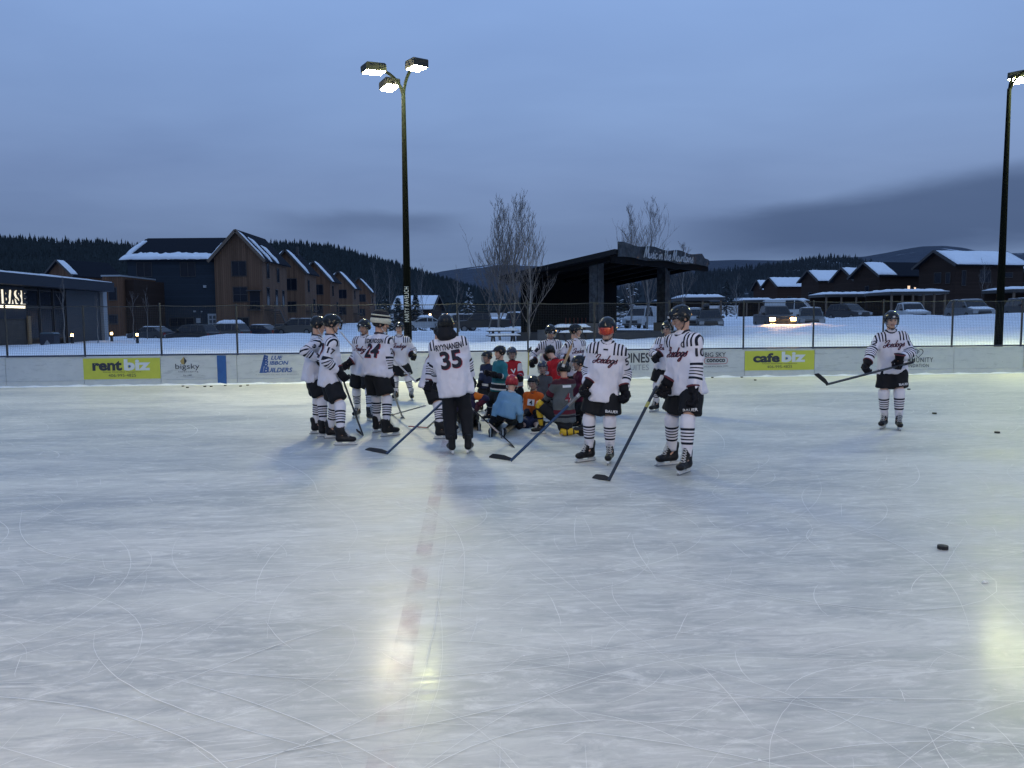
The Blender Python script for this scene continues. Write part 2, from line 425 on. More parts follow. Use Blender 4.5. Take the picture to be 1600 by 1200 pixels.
HM2 = hillmat('far_forest', (.050, .062, .085), (.50, .54, .62), .60, .0035)  # far and mid slopes paler and bluer: distance haze put into the colours
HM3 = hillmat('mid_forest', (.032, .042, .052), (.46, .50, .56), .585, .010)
profL = [(-420, 350), (-200, 360), (-60, 366), (0, 369), (60, 372), (130, 375), (200, 380), (300, 384), (400, 379), (470, 379), (515, 383), (545, 391), (580, 400), (620, 412), (660, 424), (700, 436), (740, 449), (800, 470), (850, 492)]
profL = [(a_, b_+7) for a_, b_ in profL]
HL = hill('forest_hill', profL, 1150, 330, 6, HM1, .05, 'dark forested hill behind the brown townhouses')
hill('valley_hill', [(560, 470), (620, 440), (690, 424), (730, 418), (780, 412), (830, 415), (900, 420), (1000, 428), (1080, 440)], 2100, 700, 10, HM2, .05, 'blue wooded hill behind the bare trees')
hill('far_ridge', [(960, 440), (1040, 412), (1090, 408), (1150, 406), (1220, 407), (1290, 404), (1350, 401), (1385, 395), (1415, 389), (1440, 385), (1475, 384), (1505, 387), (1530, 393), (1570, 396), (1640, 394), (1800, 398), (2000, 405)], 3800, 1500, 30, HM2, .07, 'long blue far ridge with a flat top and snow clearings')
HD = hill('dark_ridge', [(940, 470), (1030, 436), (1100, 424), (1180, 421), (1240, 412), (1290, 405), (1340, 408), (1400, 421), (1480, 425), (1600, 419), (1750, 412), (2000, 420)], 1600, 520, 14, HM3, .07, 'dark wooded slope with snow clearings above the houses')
# conifers on the forested hill: one mass
CON = plain('hazed_conifer_needles', (.020, .031, .036), .95, .5, .05); CONF = plain('hazed_far_conifer_needles', (.028, .038, .046), .95, .5, .05)  # blue-grey of distance haze mixed into both needle colours
def wood(name, H, NT, hmin, hvar, mat, lb, seed, csz, cthr, crest=900):
    X, Y, Z, Tm = H; rs = np.random.RandomState(seed); nr, nc = X.shape
    ti = rs.rand(NT)**.75*24.9; ci = rs.rand(NT)*(nc-1.01); ti[:crest] = 24.3+rs.rand(crest)*.69
    a = ti.astype(int); b = ci.astype(int); fa = ti-a; fb = ci-b
    def samp(A): return (A[a, b]*(1-fa)+A[a+1, b]*fa)*(1-fb)+(A[a, b+1]*(1-fa)+A[a+1, b+1]*fa)*fb
    tx, ty, tz_ = samp(X), samp(Y), samp(Z)
    clear = fbm(tx/csz, ty/(csz*1.5), 3) > cthr
    keep = ~clear | (rs.rand(NT) < .10); tx, ty, tz_ = tx[keep], ty[keep], tz_[keep]; n = len(tx)
    h = hmin*(.55+.75*rs.rand(n)) + hvar*rs.rand(n)**3; rad = h*(.13+.12*rs.rand(n)); ang = rs.rand(n)*6
    lean = rs.randn(n, 2)*.03; ks = 5; tiers = [(.02, 1., .55), (.36, .72, .8), (.62, .42, 1.)]
    VV = []; FF = []; base = 0
    for z0, rr, z1 in tiers:
        th_ = ang[:, None]+np.arange(ks)/ks*2*PI; jit = .7+.6*rs.rand(n, ks)
        ring = np.stack([tx[:, None]+np.cos(th_)*(rad*rr)[:, None]*jit, ty[:, None]+np.sin(th_)*(rad*rr)[:, None]*jit, np.repeat((tz_+h*z0)[:, None], ks, 1)], 2)
        apex = np.stack([tx+lean[:, 0]*h*z1, ty, tz_+h*z1], 1)[:, None]
        blk = np.concatenate([ring, apex], 1); idx = base+np.arange(n)[:, None]*(ks+1)
        FF.append(np.stack([np.stack([idx[:, 0]+k, idx[:, 0]+(k+1) % ks, idx[:, 0]+ks], 1) for k in range(ks)], 1).reshape(-1, 3))
        VV.append(blk.reshape(-1, 3)); base += n*(ks+1)
    o = link_mesh(name, np_mesh(name, np.concatenate(VV), np.concatenate(FF), False), mat); tag(o, lb, None, None, 'stuff')
wood('hill_conifers', HL, 17000, 7.2, 6, CON, 'dense dark conifers covering the left hill', 3, 60, .40)
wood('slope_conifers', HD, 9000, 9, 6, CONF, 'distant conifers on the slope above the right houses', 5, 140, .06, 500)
# ------------------------------------------------------------------ lettering
def text_mesh(s, size=1., bold=0., shear=0., space=1., align='CENTER', ext=0.):
    cu = bpy.data.curves.new('txt', 'FONT'); cu.body = s; cu.size = size; cu.offset = bold; cu.shear = shear
    cu.space_character = space; cu.align_x = align; cu.align_y = 'CENTER'; cu.extrude = ext; cu.resolution_u = 3
    o = bpy.data.objects.new('txt', cu); COL.objects.link(o)
    dg = bpy.context.evaluated_depsgraph_get()
    me = bpy.data.meshes.new_from_object(o.evaluated_get(dg))
    bpy.data.objects.remove(o); bpy.data.curves.remove(cu)
    V = [v.co.copy() for v in me.vertices]; F = [tuple(p.vertices) for p in me.polygons]
    bpy.data.meshes.remove(me); return V, F
def fit(V, w=None, h=None):
    """scale lettering to a width and/or height about its centre"""
    xs = [v.x for v in V]; ys = [v.y for v in V]
    cx_, cy_ = (min(xs)+max(xs))/2, (min(ys)+max(ys))/2; W_, H_ = max(xs)-min(xs), max(ys)-min(ys)
    kx = w/W_ if w else None; ky = h/H_ if h else None
    if kx is None: kx = ky
    if ky is None: ky = kx
    return [Vector(((v.x-cx_)*kx, (v.y-cy_)*ky, v.z)) for v in V]
SCRIPT = {
 'I': ([[(0, 1.3), (.25, 2.0), (.8, 2.25), (1.0, 1.9), (.65, .8), (.35, .05), (-.15, -.1), (-.3, .35), (.2, .6), (.75, .35)]], .85),
 'c': ([[(.74, .78), (.5, 1.02), (.12, .65), (.15, .15), (.5, 0), (.95, .3)]], .9),
 'e': ([[(0, .3), (.5, .5), (.75, .85), (.5, 1.05), (.15, .7), (.15, .2), (.5, 0), (.95, .3)]], .9),
 'd': ([[(.75, .8), (.4, 1.0), (.05, .5), (.28, 0), (.65, .3), (.9, 1.1), (1.05, 2.1)], [(1.05, 2.1), (.8, .6), (.85, .05), (1.1, .25)]], 1.05),
 'o': ([[(0, .35), (.12, .65), (.5, 1.0), (.75, .6), (.6, .1), (.3, 0), (.1, .4), (.35, .95), (.7, .8), (1.0, .85)]], .95),
 'g': ([[(.75, .8), (.4, 1.0), (.05, .5), (.3, .05), (.7, .4), (.85, .95), (.75, -.3), (.4, -1.05), (.05, -.85), (.3, -.3), (1.0, .3)]], .98),
 's': ([[(0, .25), (.45, .9), (.52, 1.15), (.55, .7), (.68, .25), (.4, 0), (.1, .15)]], .75),
 'M': ([[(0, 0), (.25, 1.2), (.5, 2.1), (.62, 1.0), (.72, .2), (1.1, 1.5), (1.35, 2.1), (1.42, 1.0), (1.45, .1), (1.75, .25)]], 1.75),
 'u': ([[(0, .9), (.08, .25), (.35, 0), (.65, .45), (.75, .95), (.75, .2), (1.0, .2)]], 1.),
 'i': ([[(.05, .9), (.08, .2), (.4, .2)], [(.15, 1.4), (.22, 1.5)]], .42),
 'n': ([[(0, 0), (.08, .95), (.12, .5), (.45, 1.0), (.68, .7), (.7, .1), (.98, .2)]], 1.),
 't': ([[(.3, 1.9), (.2, .3), (.4, 0), (.65, .2)], [(-.05, 1.1), (.62, 1.2)]], .65),
 'h': ([[(.05, .2), (.5, 1.9), (.35, 2.0), (.12, 0)], [(.12, .3), (.45, 1.0), (.68, .7), (.7, .1), (.98, .2)]], 1.),
 'a': ([[(.75, .8), (.4, 1.0), (.05, .5), (.28, 0), (.62, .35), (.8, .95), (.8, .2), (1.05, .2)]], 1.05),
 ' ': ([], .6)}
def script_mesh(s, h=1., w=.17, slant=.28, seg=5, gap=1.):
    """flat brush lettering written as joined strokes"""
    V, F = [], []; X0 = 0.
    for ch in s:
        st, adv = SCRIPT[ch]
        for pts in st:
            P = [Vector(p) for p in pts]; C = []
            for i in range(len(P)-1):
                a, b, c, d = P[max(i-1, 0)], P[i], P[i+1], P[min(i+2, len(P)-1)]
                for k in range(seg):
                    t = k/seg
                    C.append(.5*((2*b)+(c-a)*t+(2*a-5*b+4*c-d)*t*t+(3*b-a-3*c+d)*t**3))
            C.append(P[-1]); b0_ = len(V)
            for i, p in enumerate(C):
                d = (C[min(i+1, len(C)-1)]-C[max(i-1, 0)]); d = d.normalized() if d.length > 1e-6 else Vector((1, 0))
                n_ = Vector((-d.y, d.x))*w/2*(1.15 if abs(d.y) > .6 else .8)
                for q in (p-n_, p+n_): V.append(Vector(((q.x+X0+q.y*slant)*h, q.y*h, 0)))
            F += [(b0_+2*i, b0_+2*i+1, b0_+2*i+3, b0_+2*i+2) for i in range(len(C)-1)]
        X0 += adv*gap
    return V, F
def islands(V, F):
    par_ = list(range(len(V)))
    def fnd(i):
        while par_[i] != i: par_[i] = par_[par_[i]]; i = par_[i]
        return i
    for f in F:
        for i in f[1:]: par_[fnd(i)] = fnd(f[0])
    gr = {}
    for f in F: gr.setdefault(fnd(f[0]), []).append(f)
    out = []
    for fs in gr.values():
        ids = sorted({i for f in fs for i in f}); mp_ = {i: k for k, i in enumerate(ids)}
        out.append(([V[i] for i in ids], [tuple(mp_[i] for i in f) for f in fs]))
    return out
def sign(name, VF, mat, parent, T, ext=0.):
    """flat lettering on a surface: T maps x right / y up / z out to the parent's space"""
    V, F = VF; mb = MB(); mb.add([T @ Vector((v.x, v.y, v.z)) for v in V], F)
    return mb.build(name, mat, parent)
UP = Matrix(((1, 0, 0, 0), (0, 0, -1, 0), (0, 1, 0, 0), (0, 0, 0, 1)))   # x right, y up, z towards -y

# ------------------------------------------------------------------ dasher boards
m = Mat('board_white')
sc_ = m.noise(9, 6, .7, (.3, 1, 1.2)); dirt = m.noise(2.0, 4)
mk = m.noise(26, 3, .6, (.5, 1, 1.)); mk2 = m.noise(3.1, 5, .7, (.25, 1, 1.6), 1.5)
c_ = m.mix(m.ramp(sc_, .52, .70, 0, .6), m.mix(dirt, (.46, .49, .50), (.62, .64, .63)), (.36, .39, .40))
c_ = m.mix(m.ramp(mk, .68, .74, 0, .75), c_, (.10, .11, .12)); c_ = m.mix(m.ramp(mk2, .60, .66, 0, .35), c_, (.22, .24, .26))
m.set(col=c_, rough=.45)
BWHITE = m.m
m = Mat('kick_strip'); m.set(col=m.mix(m.noise(6, 4), (.50, .52, .50), (.64, .65, .62)), rough=.5); KICK = m.m
CAPM = plain('cap_rail', (.015, .022, .05), .5)
YEL = plain('advert_yellow', (.52, .54, .06), .5, .10)
BLUEP = plain('board_blue', (.018, .095, .30), .5, .2)
INK = plain('ink_dark', (.03, .035, .05), .6); INKB = plain('ink_blue', (.04, .10, .30), .6); INKW = plain('ink_white', (.62, .66, .68), .6); INKG = plain('ink_grey', (.25, .27, .30), .6)
GOLD = plain('ink_gold', (.38, .28, .10), .6); INKR = plain('ink_red', (.40, .05, .06), .6)
bd = empty('rink_boards', (0, 0, 0), 0, 'white rink boards with printed adverts along the far side of the ice', 'rink boards')
bd.matrix_world = RINK
posts_px = [-230, -110, 10, 132, 252, 371, 489, 605, 716, 826, 930, 1047, 1163, 1272, 1381, 1489, 1597, 1704, 1810]
PX = [rx(p) for p in posts_px]
for i in range(len(PX)-1):
    mb = MB(); g = .012; dz = rng.uniform(-.006, .006)
    mb.box(PX[i]+g/2, PX[i+1]-g/2, 0, .06, .16, BH-.02+dz)
    mb.build('panel', BWHITE, bd)
    MB().box(PX[i]+g/2, PX[i+1]-g/2, -.012, .055, -.02, .155).build('kick_plate', KICK, bd)
    MB().box(PX[i]+.002, PX[i+1]-.002, -.03, .11, BH-.012, BH+.03).build('cap_rail', CAPM, bd)
def bsurf(px0, px1, py_mid=None):
    return rx(px0), rx(px1)
def board_T(xc, zc): return Matrix.Translation((xc, -.009, zc)) @ UP
def advert(name, px0, px1, z0, z1, mat):
    x0, x1 = bsurf(px0, px1)
    return MB().box(x0, x1, -.005, -.0005, z0, z1).build(name, mat, bd), (x0+x1)/2, x1-x0
def letters(par, s, xc, zc, w, h, mat, name='lettering', **k):
    V, F = text_mesh(s, **k); V = fit(V, w, h)
    if h < .1 or len(s) < 2:
        o_ = sign(name, (V, F), mat, par, board_T(xc, zc)); o_['kind'] = 'stuff'; return o_
    for pv, pf in islands(V, F): sign('letter', (pv, pf), mat, par, board_T(xc, zc))
for px0, px1, word in ((131.5, 251.5, 'rent'), (1163, 1271.5, 'cafe'), (1598.5, 1704, '')):
    a, xc, w = advert('advert', px0, px1, .20, .80, YEL)
    a['label'] = 'yellow ' + (word + 'biz ' if word else '') + 'advert panel'
    if word:
        letters(a, word, xc-.19*w, .585, .385*w, .29, INK, bold=.045)
        letters(a, 'biz', xc+.20*w, .605, .345*w, .33, INKW, bold=.04)
        MB().tube([(xc+.10*w, -.012, .56), (xc+.10*w, -.009, .56)], .035, 12).build('dot', INKB, a)
        letters(a, 'Owner Diversified Management', xc, .40, .50*w, .05, INK)
        letters(a, '406-995-4825', xc-.0*w, .305, .36*w, .085, INK)
# blue line on the boards
x0, x1 = bsurf(340.5, 354.5)
MB().box(x0, x1, -.02, -.0005, -.02, BH-.025).build('blue_line', BLUEP, bd)
# small landscaping advert
xc = rx(294)
g_ = sign('emblem', ([Vector(v) for v in ((-.09, .02, 0), (.02, .14, 0), (.10, .02, 0), (.03, -.09, 0), (-.05, -.07, 0))], [(0, 1, 2, 3, 4)]), GOLD, bd, board_T(xc-.11, .68))
sign('emblem', ([Vector(v) for v in ((.02, .14, .003), (.10, .02, .003), (.03, -.09, .003))], [(0, 1, 2)]), INK, bd, board_T(xc-.11, .68))
letters(bd, 'bigsky', xc, .52, .68, .20, INK, bold=.0)
letters(bd, 'landscaping', xc+.02, .385, .56, .06, INK, space=1.3)
letters(bd, 'Est. 1997', xc+.0, .28, .24, .045, INK)
xc = rx(431)
letters(bd, 'LUE', xc+.05, .76, .34, .115, INKB, bold=.03, shear=.25)
letters(bd, 'IBBON', xc+.11, .61, .55, .115, INKB, bold=.03, shear=.25)
letters(bd, 'UILDERS', xc+.13, .40, .72, .14, INKB, bold=.035, shear=.25)
for zz_, k in ((.745, 1.), (.60, 1.), (.42, 1.15)): letters(bd, 'B', xc-.27, zz_, .15*k, .17*k, INKB, bold=.04, shear=.25)
sign('bar', ([Vector(v) for v in ((-.46, -.26, 0), (-.36, -.26, 0), (-.26, .27, 0), (-.31, .27, 0))], [(0, 1, 2, 3)]), INKB, bd, board_T(xc, .58))
letters(bd, 'A DIVISION OF BIG SKY BUILDERS', xc+.05, .27, 1.25, .03, INKG)
xc = rx(996)
letters(bd, 'PINES', xc, .63, .74, .30, INK, bold=.02); letters(bd, 'SUITES', xc, .34, .70, .17, INKG)
xc = rx(1118)
letters(bd, 'BIG SKY', xc-.02, .70, .66, .14, INK, bold=.01)
letters(bd, 'conoco', xc+.0, .52, .58, .11, INK, bold=.035)
V, F = [], []
for k in range(40):
    t = 2*PI*k/40
    for q in (1, .86):
        cx_ = .27*(1 if math.cos(t) > 0 else -1); V.append(Vector((cx_+math.cos(t)*.105*q, math.sin(t)*.105*q, 0)))
F = [(2*k, 2*k+1, (2*k+3) % 80, (2*k+2) % 80) for k in range(40)]
sign('ring', (V, F), INKR, bd, board_T(xc, .515)); letters(bd, 'we are also since 1972', xc+.0, .345, .78, .04, INK)
xc = rx(1434)
letters(bd, 'COMMUNITY', xc-.10, .46, 1.15, .15, INK, bold=.006, space=1.15); letters(bd, 'FOUNDATION', xc-.12, .285, .92, .105, INK, bold=.004, space=1.15)
V = []; 
for k in range(36):
    t = 2*PI*k/36; X_, Y_ = 16*math.sin(t)**3, 13*math.cos(t)-5*math.cos(2*t)-2*math.cos(3*t)-math.cos(4*t)
    for q in (1., .84): V.append(Vector((X_*q*.0105, Y_*q*.0105, 0)))
sign('heart', (V, [(2*k, 2*k+1, (2*k+3) % 72, (2*k+2) % 72) for k in range(36)]), INK, bd, board_T(xc-.02, .68)); letters(bd, 'P', xc-.02, .70, .07, .11, INK)
# chain fence above the boards
FPOST = plain('galvanised_post', (.040, .044, .050), .7, .2, spec=.2); NET = plain('fence_cord', (.035, .04, .05), .8)
fe = empty('mesh_fence', (0, 0, 0), 0, 'tall thin post and mesh fence standing on the rink boards', 'fence'); fe.matrix_world = RINK
FT = 2.36
for i, x in enumerate(PX):
    p = MB().tube([(x, .13, .2), (x, .13, FT-.02+rng.uniform(-.03, .05))], .028, 8).build('post', FPOST, fe)
    MB().box(x-.035, x+.035, .085, .165, .78, .84).build('clamp', FPOST, p)
    if i < len(PX)-1:
        n = 6; pts = [(x+(PX[i+1]-x)*k/n, .13, FT-.06-.03*math.sin(PI*k/n)) for k in range(n+1)]
        MB().tube(pts, .012, 5).build('top_rail', FPOST, fe)
mb = MB(); xa, xb = PX[0], PX[-1]; k = 0
x = xa
while x < xb:
    mb.bar((x, .10, BH), (x, .10, FT-.07), .003, .003, (0, 1, 0)); x += .05
z = BH+.04
while z < FT-.08:
    mb.bar((xa, .10, z), (xb, .10, z), .003, .003); z += .05
o = mb.build('netting', NET, fe); o['kind'] = 'stuff'

# ------------------------------------------------------------------ lamp posts
LM = plain('lamp_post_paint', (.0025, .0035, .0035), .9, .2, spec=.05)
HEADM = plain('lamp_housing', (.040, .040, .034), .6, .2, spec=.2)
def lamp_post(name, base, H_, label, arms, lean=0., r0=.135, r1=.06, power=1., group='rink lamp posts'):
    e = empty(name, base, 0, label, 'lamp post', group)
    MB().tube([(0, 0, 0), (0, 0, H_*.5), (0, 0, H_-.55)], [r0, (r0+r1)/2, r1], 12).build('pole', LM, e)
    MB().box(-.22, .22, -.22, .22, -.05, .06).build('base_plate', LM, e)
    for ang, rr, dz, colr, st in arms:
        ca, sa = math.cos(ang), math.sin(ang)
        pts = [(ca*rr*(1-math.cos(t)) if False else ca*rr*.82*(1-math.cos(t)), sa*rr*.82*(1-math.cos(t)), H_-.75+.75*math.sin(t)+dz) for t in np.linspace(0, PI/2, 8)]
        a = MB().tube(pts, .045, 8).build('arm', LM, e)
        T = Matrix.Translation((ca*rr, sa*rr, H_+dz)) @ Matrix.Rotation(ang, 4, 'Z') @ Matrix.Rotation(R(4), 4, 'Y')
        h = MB(); h.prism([(-.31, -.10), (.31, -.10), (.31, .08), (.27, .12), (-.27, .12), (-.31, .08)], -.22, .22, T)
        hd = h.build('lamp_head', HEADM, e)
        q = MB(); q.box(-.27, .27, -.18, .18, -.118, -.102, T); q.build('lens', emitter('lamp_lens', colr, st*power), hd)
    return e
WARM, GREEN, WHT = (1, .88, .52), (.95, 1, .42), (1, .91, .68)
LST = 820.
def behind(px_, off):
    d = ray(px_, 560); o_ = Vector((0, 0, CAM_H)); k = ((bmid+bn_dir*off)-o_).dot(bn_dir)/d.dot(bn_dir); q_ = o_+d*k
    return Vector((q_.x, q_.y, 0))
pl = behind(638, .62)
lamp_post('lamp_post', (pl.x, pl.y, 0), at(590, 107, pl.y-.5).z, 'tall green-black lamp post with three lit heads behind the group of players',
          [(R(212), .92, 0, WARM, LST), (R(302), .95, 0, GREEN, LST), (R(122), 1.0, -.05, WHT, LST*.8)])
pr = behind(1559, .55)
lamp_post('lamp_post', (pr.x, pr.y, 0), at(1588, 107, pr.y-.2).z, 'lamp post at the right edge of the picture, its lit head cut by the frame',
          [(R(45), .98, 0, GREEN, LST), (R(315), .98, .0, GREEN, LST)])
# the matching posts on the near side of the rink, behind the camera
for k_, (x_, lb_) in enumerate(((-5.5, 'near-side rink lamp post behind the photographer, left'), (11.5, 'near-side rink lamp post behind the photographer, right'))):
    lamp_post('lamp_post', (x_, -4.2, 0), 9.3, lb_, [(R(30), .92, 0, (1, .81, .54), LST*.72), (R(120), .95, 0, (1, .81, .54), LST*.72), (R(270), 1.0, 0, (1, .81, .54), LST*.72)])
# banner lettering down the near post
V, F = text_mesh('MARTY PAVELICH', space=1.1); V = fit(V, 1.05, .13)
T = Matrix.Translation((pl.x, pl.y-.125, 2.25)) @ UP @ Matrix.Rotation(R(90), 4, 'Z')
for pv, pf in islands(V, F): sign('letter', (pv, pf), INKW, bpy.data.objects['lamp_post'], Matrix.Translation((0, -.138, 2.3)) @ UP @ Matrix.Rotation(R(90), 4, 'Z'))

# ridge of shaved ice pushed against the boards
mb = MB(); mb.sm = True; rs = random.Random(2); V = []; n = 260
for i in range(n+1):
    x = PX[0]+(PX[-1]-PX[0])*i/n; h_ = .02+.035*abs(math.sin(i*.37)+.6*math.sin(i*1.13))*rs.uniform(.4, 1.); w_ = .06+h_*1.6
    V += [(x, -w_, .001), (x, -w_*.45, h_*.7), (x, -.014, h_)]
mb.add(V, [q for i in range(n) for q in ((3*i, 3*i+3, 3*i+4, 3*i+1), (3*i+1, 3*i+4, 3*i+5, 3*i+2))]); o = mb.build('snow_ridge', SNOW); o.matrix_world = RINK; tag(o, 'thin ridge of shaved ice along the foot of the boards', None, None, 'stuff')
# ------------------------------------------------------------------ building materials
def boards_mat(name, col, freq, axis='x', var=.35):
    m = Mat(name); sx = m.n('ShaderNodeSeparateXYZ'); m.L.new(m.obj(), sx.inputs[0])
    g = m.math('ADD', sx.outputs[0], sx.outputs[1]) if axis == 'x' else sx.outputs[2]
    q = m.math('MULTIPLY', g, freq); cell = m.math('FLOOR', q); fr = m.math('FRACT', q)
    w = m.n('ShaderNodeTexWhiteNoise', noise_dimensions='1D'); m.L.new(cell, w.inputs['W'])
    groove = m.math('LESS_THAN', fr, .09)
    st = (1, 1, .08) if axis == 'x' else (.08, .08, 1)
    grain = m.noise(7, 5, .6, st)
    f = m.math('ADD', m.math('MULTIPLY', w.outputs[0], .6), m.math('MULTIPLY', grain, .4))
    c = m.mix(f, tuple(v*(1-var) for v in col), tuple(v*(1+var) for v in col))
    m.set(col=m.mix(groove, c, tuple(v*.35 for v in col)), rough=.8, spec=.2)
    m.bump(m.math('SUBTRACT', 1., groove), .5, .02); return m.m
BROWN = boards_mat('brown_boards', (.125, .072, .046), 4.2)
BLUEG = boards_mat('blue_grey_siding', (.022, .031, .043), 5., 'z', .2)
RUST = boards_mat('rust_boards', (.115, .060, .036), 4.)
DARKW = boards_mat('dark_brown_siding', (.030, .018, .014), 5., 'z', .3)
REDW = boards_mat('red_brown_siding', (.036, .018, .013), 4.5, 'z', .3)
SHING = plain('shingle_roof', (.012, .015, .022), .95, .4, 5., .4, 0., .1)
TRIM = plain('dark_trim', (.035, .032, .032), .6); LTRIM = plain('light_trim', (.26, .28, .30), .6); WTRIM = plain('weathered_post', (.12, .085, .06), .8)
STONE = plain('stone_wall', (.055, .050, .046), .85, .45, 2.2, .5); FASC = plain('metal_fascia', (.026, .031, .042), .6, .15, spec=.2)
GWALL = plain('grey_wall', (.045, .052, .062), .8, .2); CONC = plain('concrete', (.10, .10, .105), .85, .25, 2.)
m = Mat('window_glass'); m.set(col=m.mix(m.noise(.6, 2), (.005, .007, .011), (.014, .018, .028)), rough=.12, spec=.28); GLASS = m.m
LITWIN = emitter('lit_window', (1, .62, .30), 1.1); LAMPW = emitter('porch_bulb', (1, .72, .40), 30.)
BLK = plain('black_metal', (.012, .012, .014), .5)
def window(par, x, y, z, w, h, mull=1, cross=False, T=None, lit=False, depth=.12):
    """window in a wall facing -y (or placed by T): frame with recessed pane and bars"""
    T = T if T is not None else Matrix.Identity(4); t = .07
    mb = MB()
    mb.box(x-w/2-t, x-w/2, y-.05, y+.04, z-t, z+h+t, T); mb.box(x+w/2, x+w/2+t, y-.05, y+.04, z-t, z+h+t, T)
    mb.box(x-w/2, x+w/2, y-.05, y+.04, z+h, z+h+t, T); mb.box(x-w/2, x+w/2, y-.07, y+.04, z-t, z, T)
    f = mb.build('window', TRIM, par)
    n = mull+1
    for i in range(n):
        a = x-w/2+w*i/n; b = x-w/2+w*(i+1)/n
        for j in range(2 if cross else 1):
            c0 = z+(h/2*j if cross else 0); c1 = c0+(h/2 if cross else h)
            MB().box(a+.03, b-.03, y-.022, y-.012, c0+.03, c1-.03, T).build('pane', LITWIN if lit else GLASS, f)
    q = MB()
    for i in range(1, n): q.box(x-w/2+w*i/n-.03, x-w/2+w*i/n+.03, y-.04, y-.008, z, z+h, T)
    if cross: q.box(x-w/2, x+w/2, y-.036, y-.008, z+h/2-.03, z+h/2+.03, T)
    if q.v: q.build('glazing_bars', TRIM, f)
    return f
def snow_slab(name, par, c00, c10, c11, c01, th=.22, n=14, seed=0, edge=.25):
    """lumpy snow lying on a sloping quad (corners in order), thick, with an uneven lower edge c00-c10"""
    rs = np.random.RandomState(seed); m_ = 8
    A, B, C, D = [np.array(v, float) for v in (c00, c10, c11, c01)]
    nrm = np.cross(B-A, D-A); nrm /= np.linalg.norm(nrm)
    if nrm[2] < 0: nrm = -nrm
    V = []; wob = rs.rand(n+1)*edge; wob2 = rs.rand(n+1)*edge*.7
    Ld = max(np.linalg.norm(D-A), .1)
    for j in range(m_+1):
        for i in range(n+1):
            u = i/n; v = j/m_
            v2 = (wob[i]*-.2 + v*(Ld - wob2[i] + wob[i]*.2))/Ld
            p = (A*(1-u)+B*u)*(1-v2)+(D*(1-u)+C*u)*v2
            e_ = min(1, 5*min(v, 1-v)+.25)*min(1, 6*min(u, 1-u)+.3)
            V.append(p + nrm*(th*e_*(.8+.4*rs.rand())+.015))
    for j in range(m_+1):
        for i in range(n+1):
            if j in (0, m_) or i in (0, n): pass
    top = len(V)
    base = []
    for j in range(m_+1):
        for i in range(n+1): base.append(V[j*(n+1)+i]*1.0)
    u_ = [b - nrm*((b-A) @ nrm - .008) for b in base]
    V = V + u_
    def id_(i, j): return j*(n+1)+i
    F = [(id_(i, j), id_(i+1, j), id_(i+1, j+1), id_(i, j+1)) for j in range(m_) for i in range(n)]
    for i in range(n):
        F.append((id_(i, 0)+top, id_(i+1, 0)+top, id_(i+1, 0), id_(i, 0))); F.append((id_(i, m_), id_(i+1, m_), id_(i+1, m_)+top, id_(i, m_)+top))
    for j in range(m_):
        F.append((id_(0, j), id_(0, j+1), id_(0, j+1)+top, id_(0, j)+top)); F.append((id_(n, j)+top, id_(n, j+1)+top, id_(n, j+1), id_(n, j)))
    mb = MB(); mb.sm = True; mb.add(V, F)
    return mb.build(name, SNOW, par)
def roof_quad(mb, a, b, c, d, th=.18):
    """sloping roof plane with thickness (a,b eave; c,d ridge)"""
    a, b, c, d = map(Vector, (a, b, c, d)); n = (b-a).cross(d-a).normalized()
    if n.z < 0: n = -n
    lo = [p - n*th for p in (a, b, c, d)]
    mb.add([a, b, c, d]+lo, [(0, 1, 2, 3), (7, 6, 5, 4), (0, 4, 5, 1), (1, 5, 6, 2), (2, 6, 7, 3), (3, 7, 4, 0)])

# ------------------------------------------------------------------ gabled house: local frame, gable faces -y, ridge runs along y
def gable_house(name, loc, rz, w, d, eave, peak, wall, label, cat='house', group=None, ov=.45, snow=((0, 1, .0, 1.), (1, 1, .0, 1.)), wins=(), chimney=False, seed=0, base=-1.):
    e = empty(name, loc, rz, label, cat, group); h = w/2
    mb = MB(); mb.prism([(-h, base), (h, base), (h, eave), (0, peak), (-h, eave)], 0, d); mb.build('wall', wall, e)
    sl = (peak-eave)/h
    rf = MB()
    for s in (-1, 1):
        a = (s*(h+ov), -ov, eave-sl*ov+.16); b = (s*(h+ov), d+ov, eave-sl*ov+.16); c = (s*.0, d+ov, peak+.16+.0); dd = (s*.0, -ov, peak+.16)
        roof_quad(rf, a, b, c, dd)
    r_ = rf.build('roof', SHING, e)
    tr = MB()
    for s in (-1, 1):
        tr.bar((s*(h+ov), -ov-.03, eave-sl*ov+.02), (s*.02, -ov-.03, peak+.03), .05, .28)
    tr.build('barge_board', TRIM, e)
    for k, (s, y0, y1, v0, v1) in enumerate(snow):
        def P(v, y): return (s*(h+ov)*(1-v), y, eave-sl*ov+.17+(peak-eave+sl*ov)*v)
        ya, yb = -ov+(d+2*ov)*y0, -ov+(d+2*ov)*y1
        snow_slab('roof_snow', r_, P(v0, ya), P(v0, yb), P(v1, yb), P(v1, ya), .2, 14, seed+k)
    if chimney:
        MB().box(.4, .7, d*.6, d*.6+.3, peak-.4, peak+.9).build('chimney', TRIM, r_)
    for wn_ in wins:
        side, x, z, ww, hh, mu, cr = wn_[:7]; lit = len(wn_) > 7 and wn_[7]
        if side == 'f': window(e, x, 0, z, ww, hh, mu, cr, None, lit)
        else:
            s = 1 if side == 'r' else -1
            T = Matrix.Translation((s*h, 0, 0)) @ Matrix.Rotation(s*R(90), 4, 'Z')
            window(e, x*s if s > 0 else -x, 0, z, ww, hh, mu, cr, T, lit)
    return e

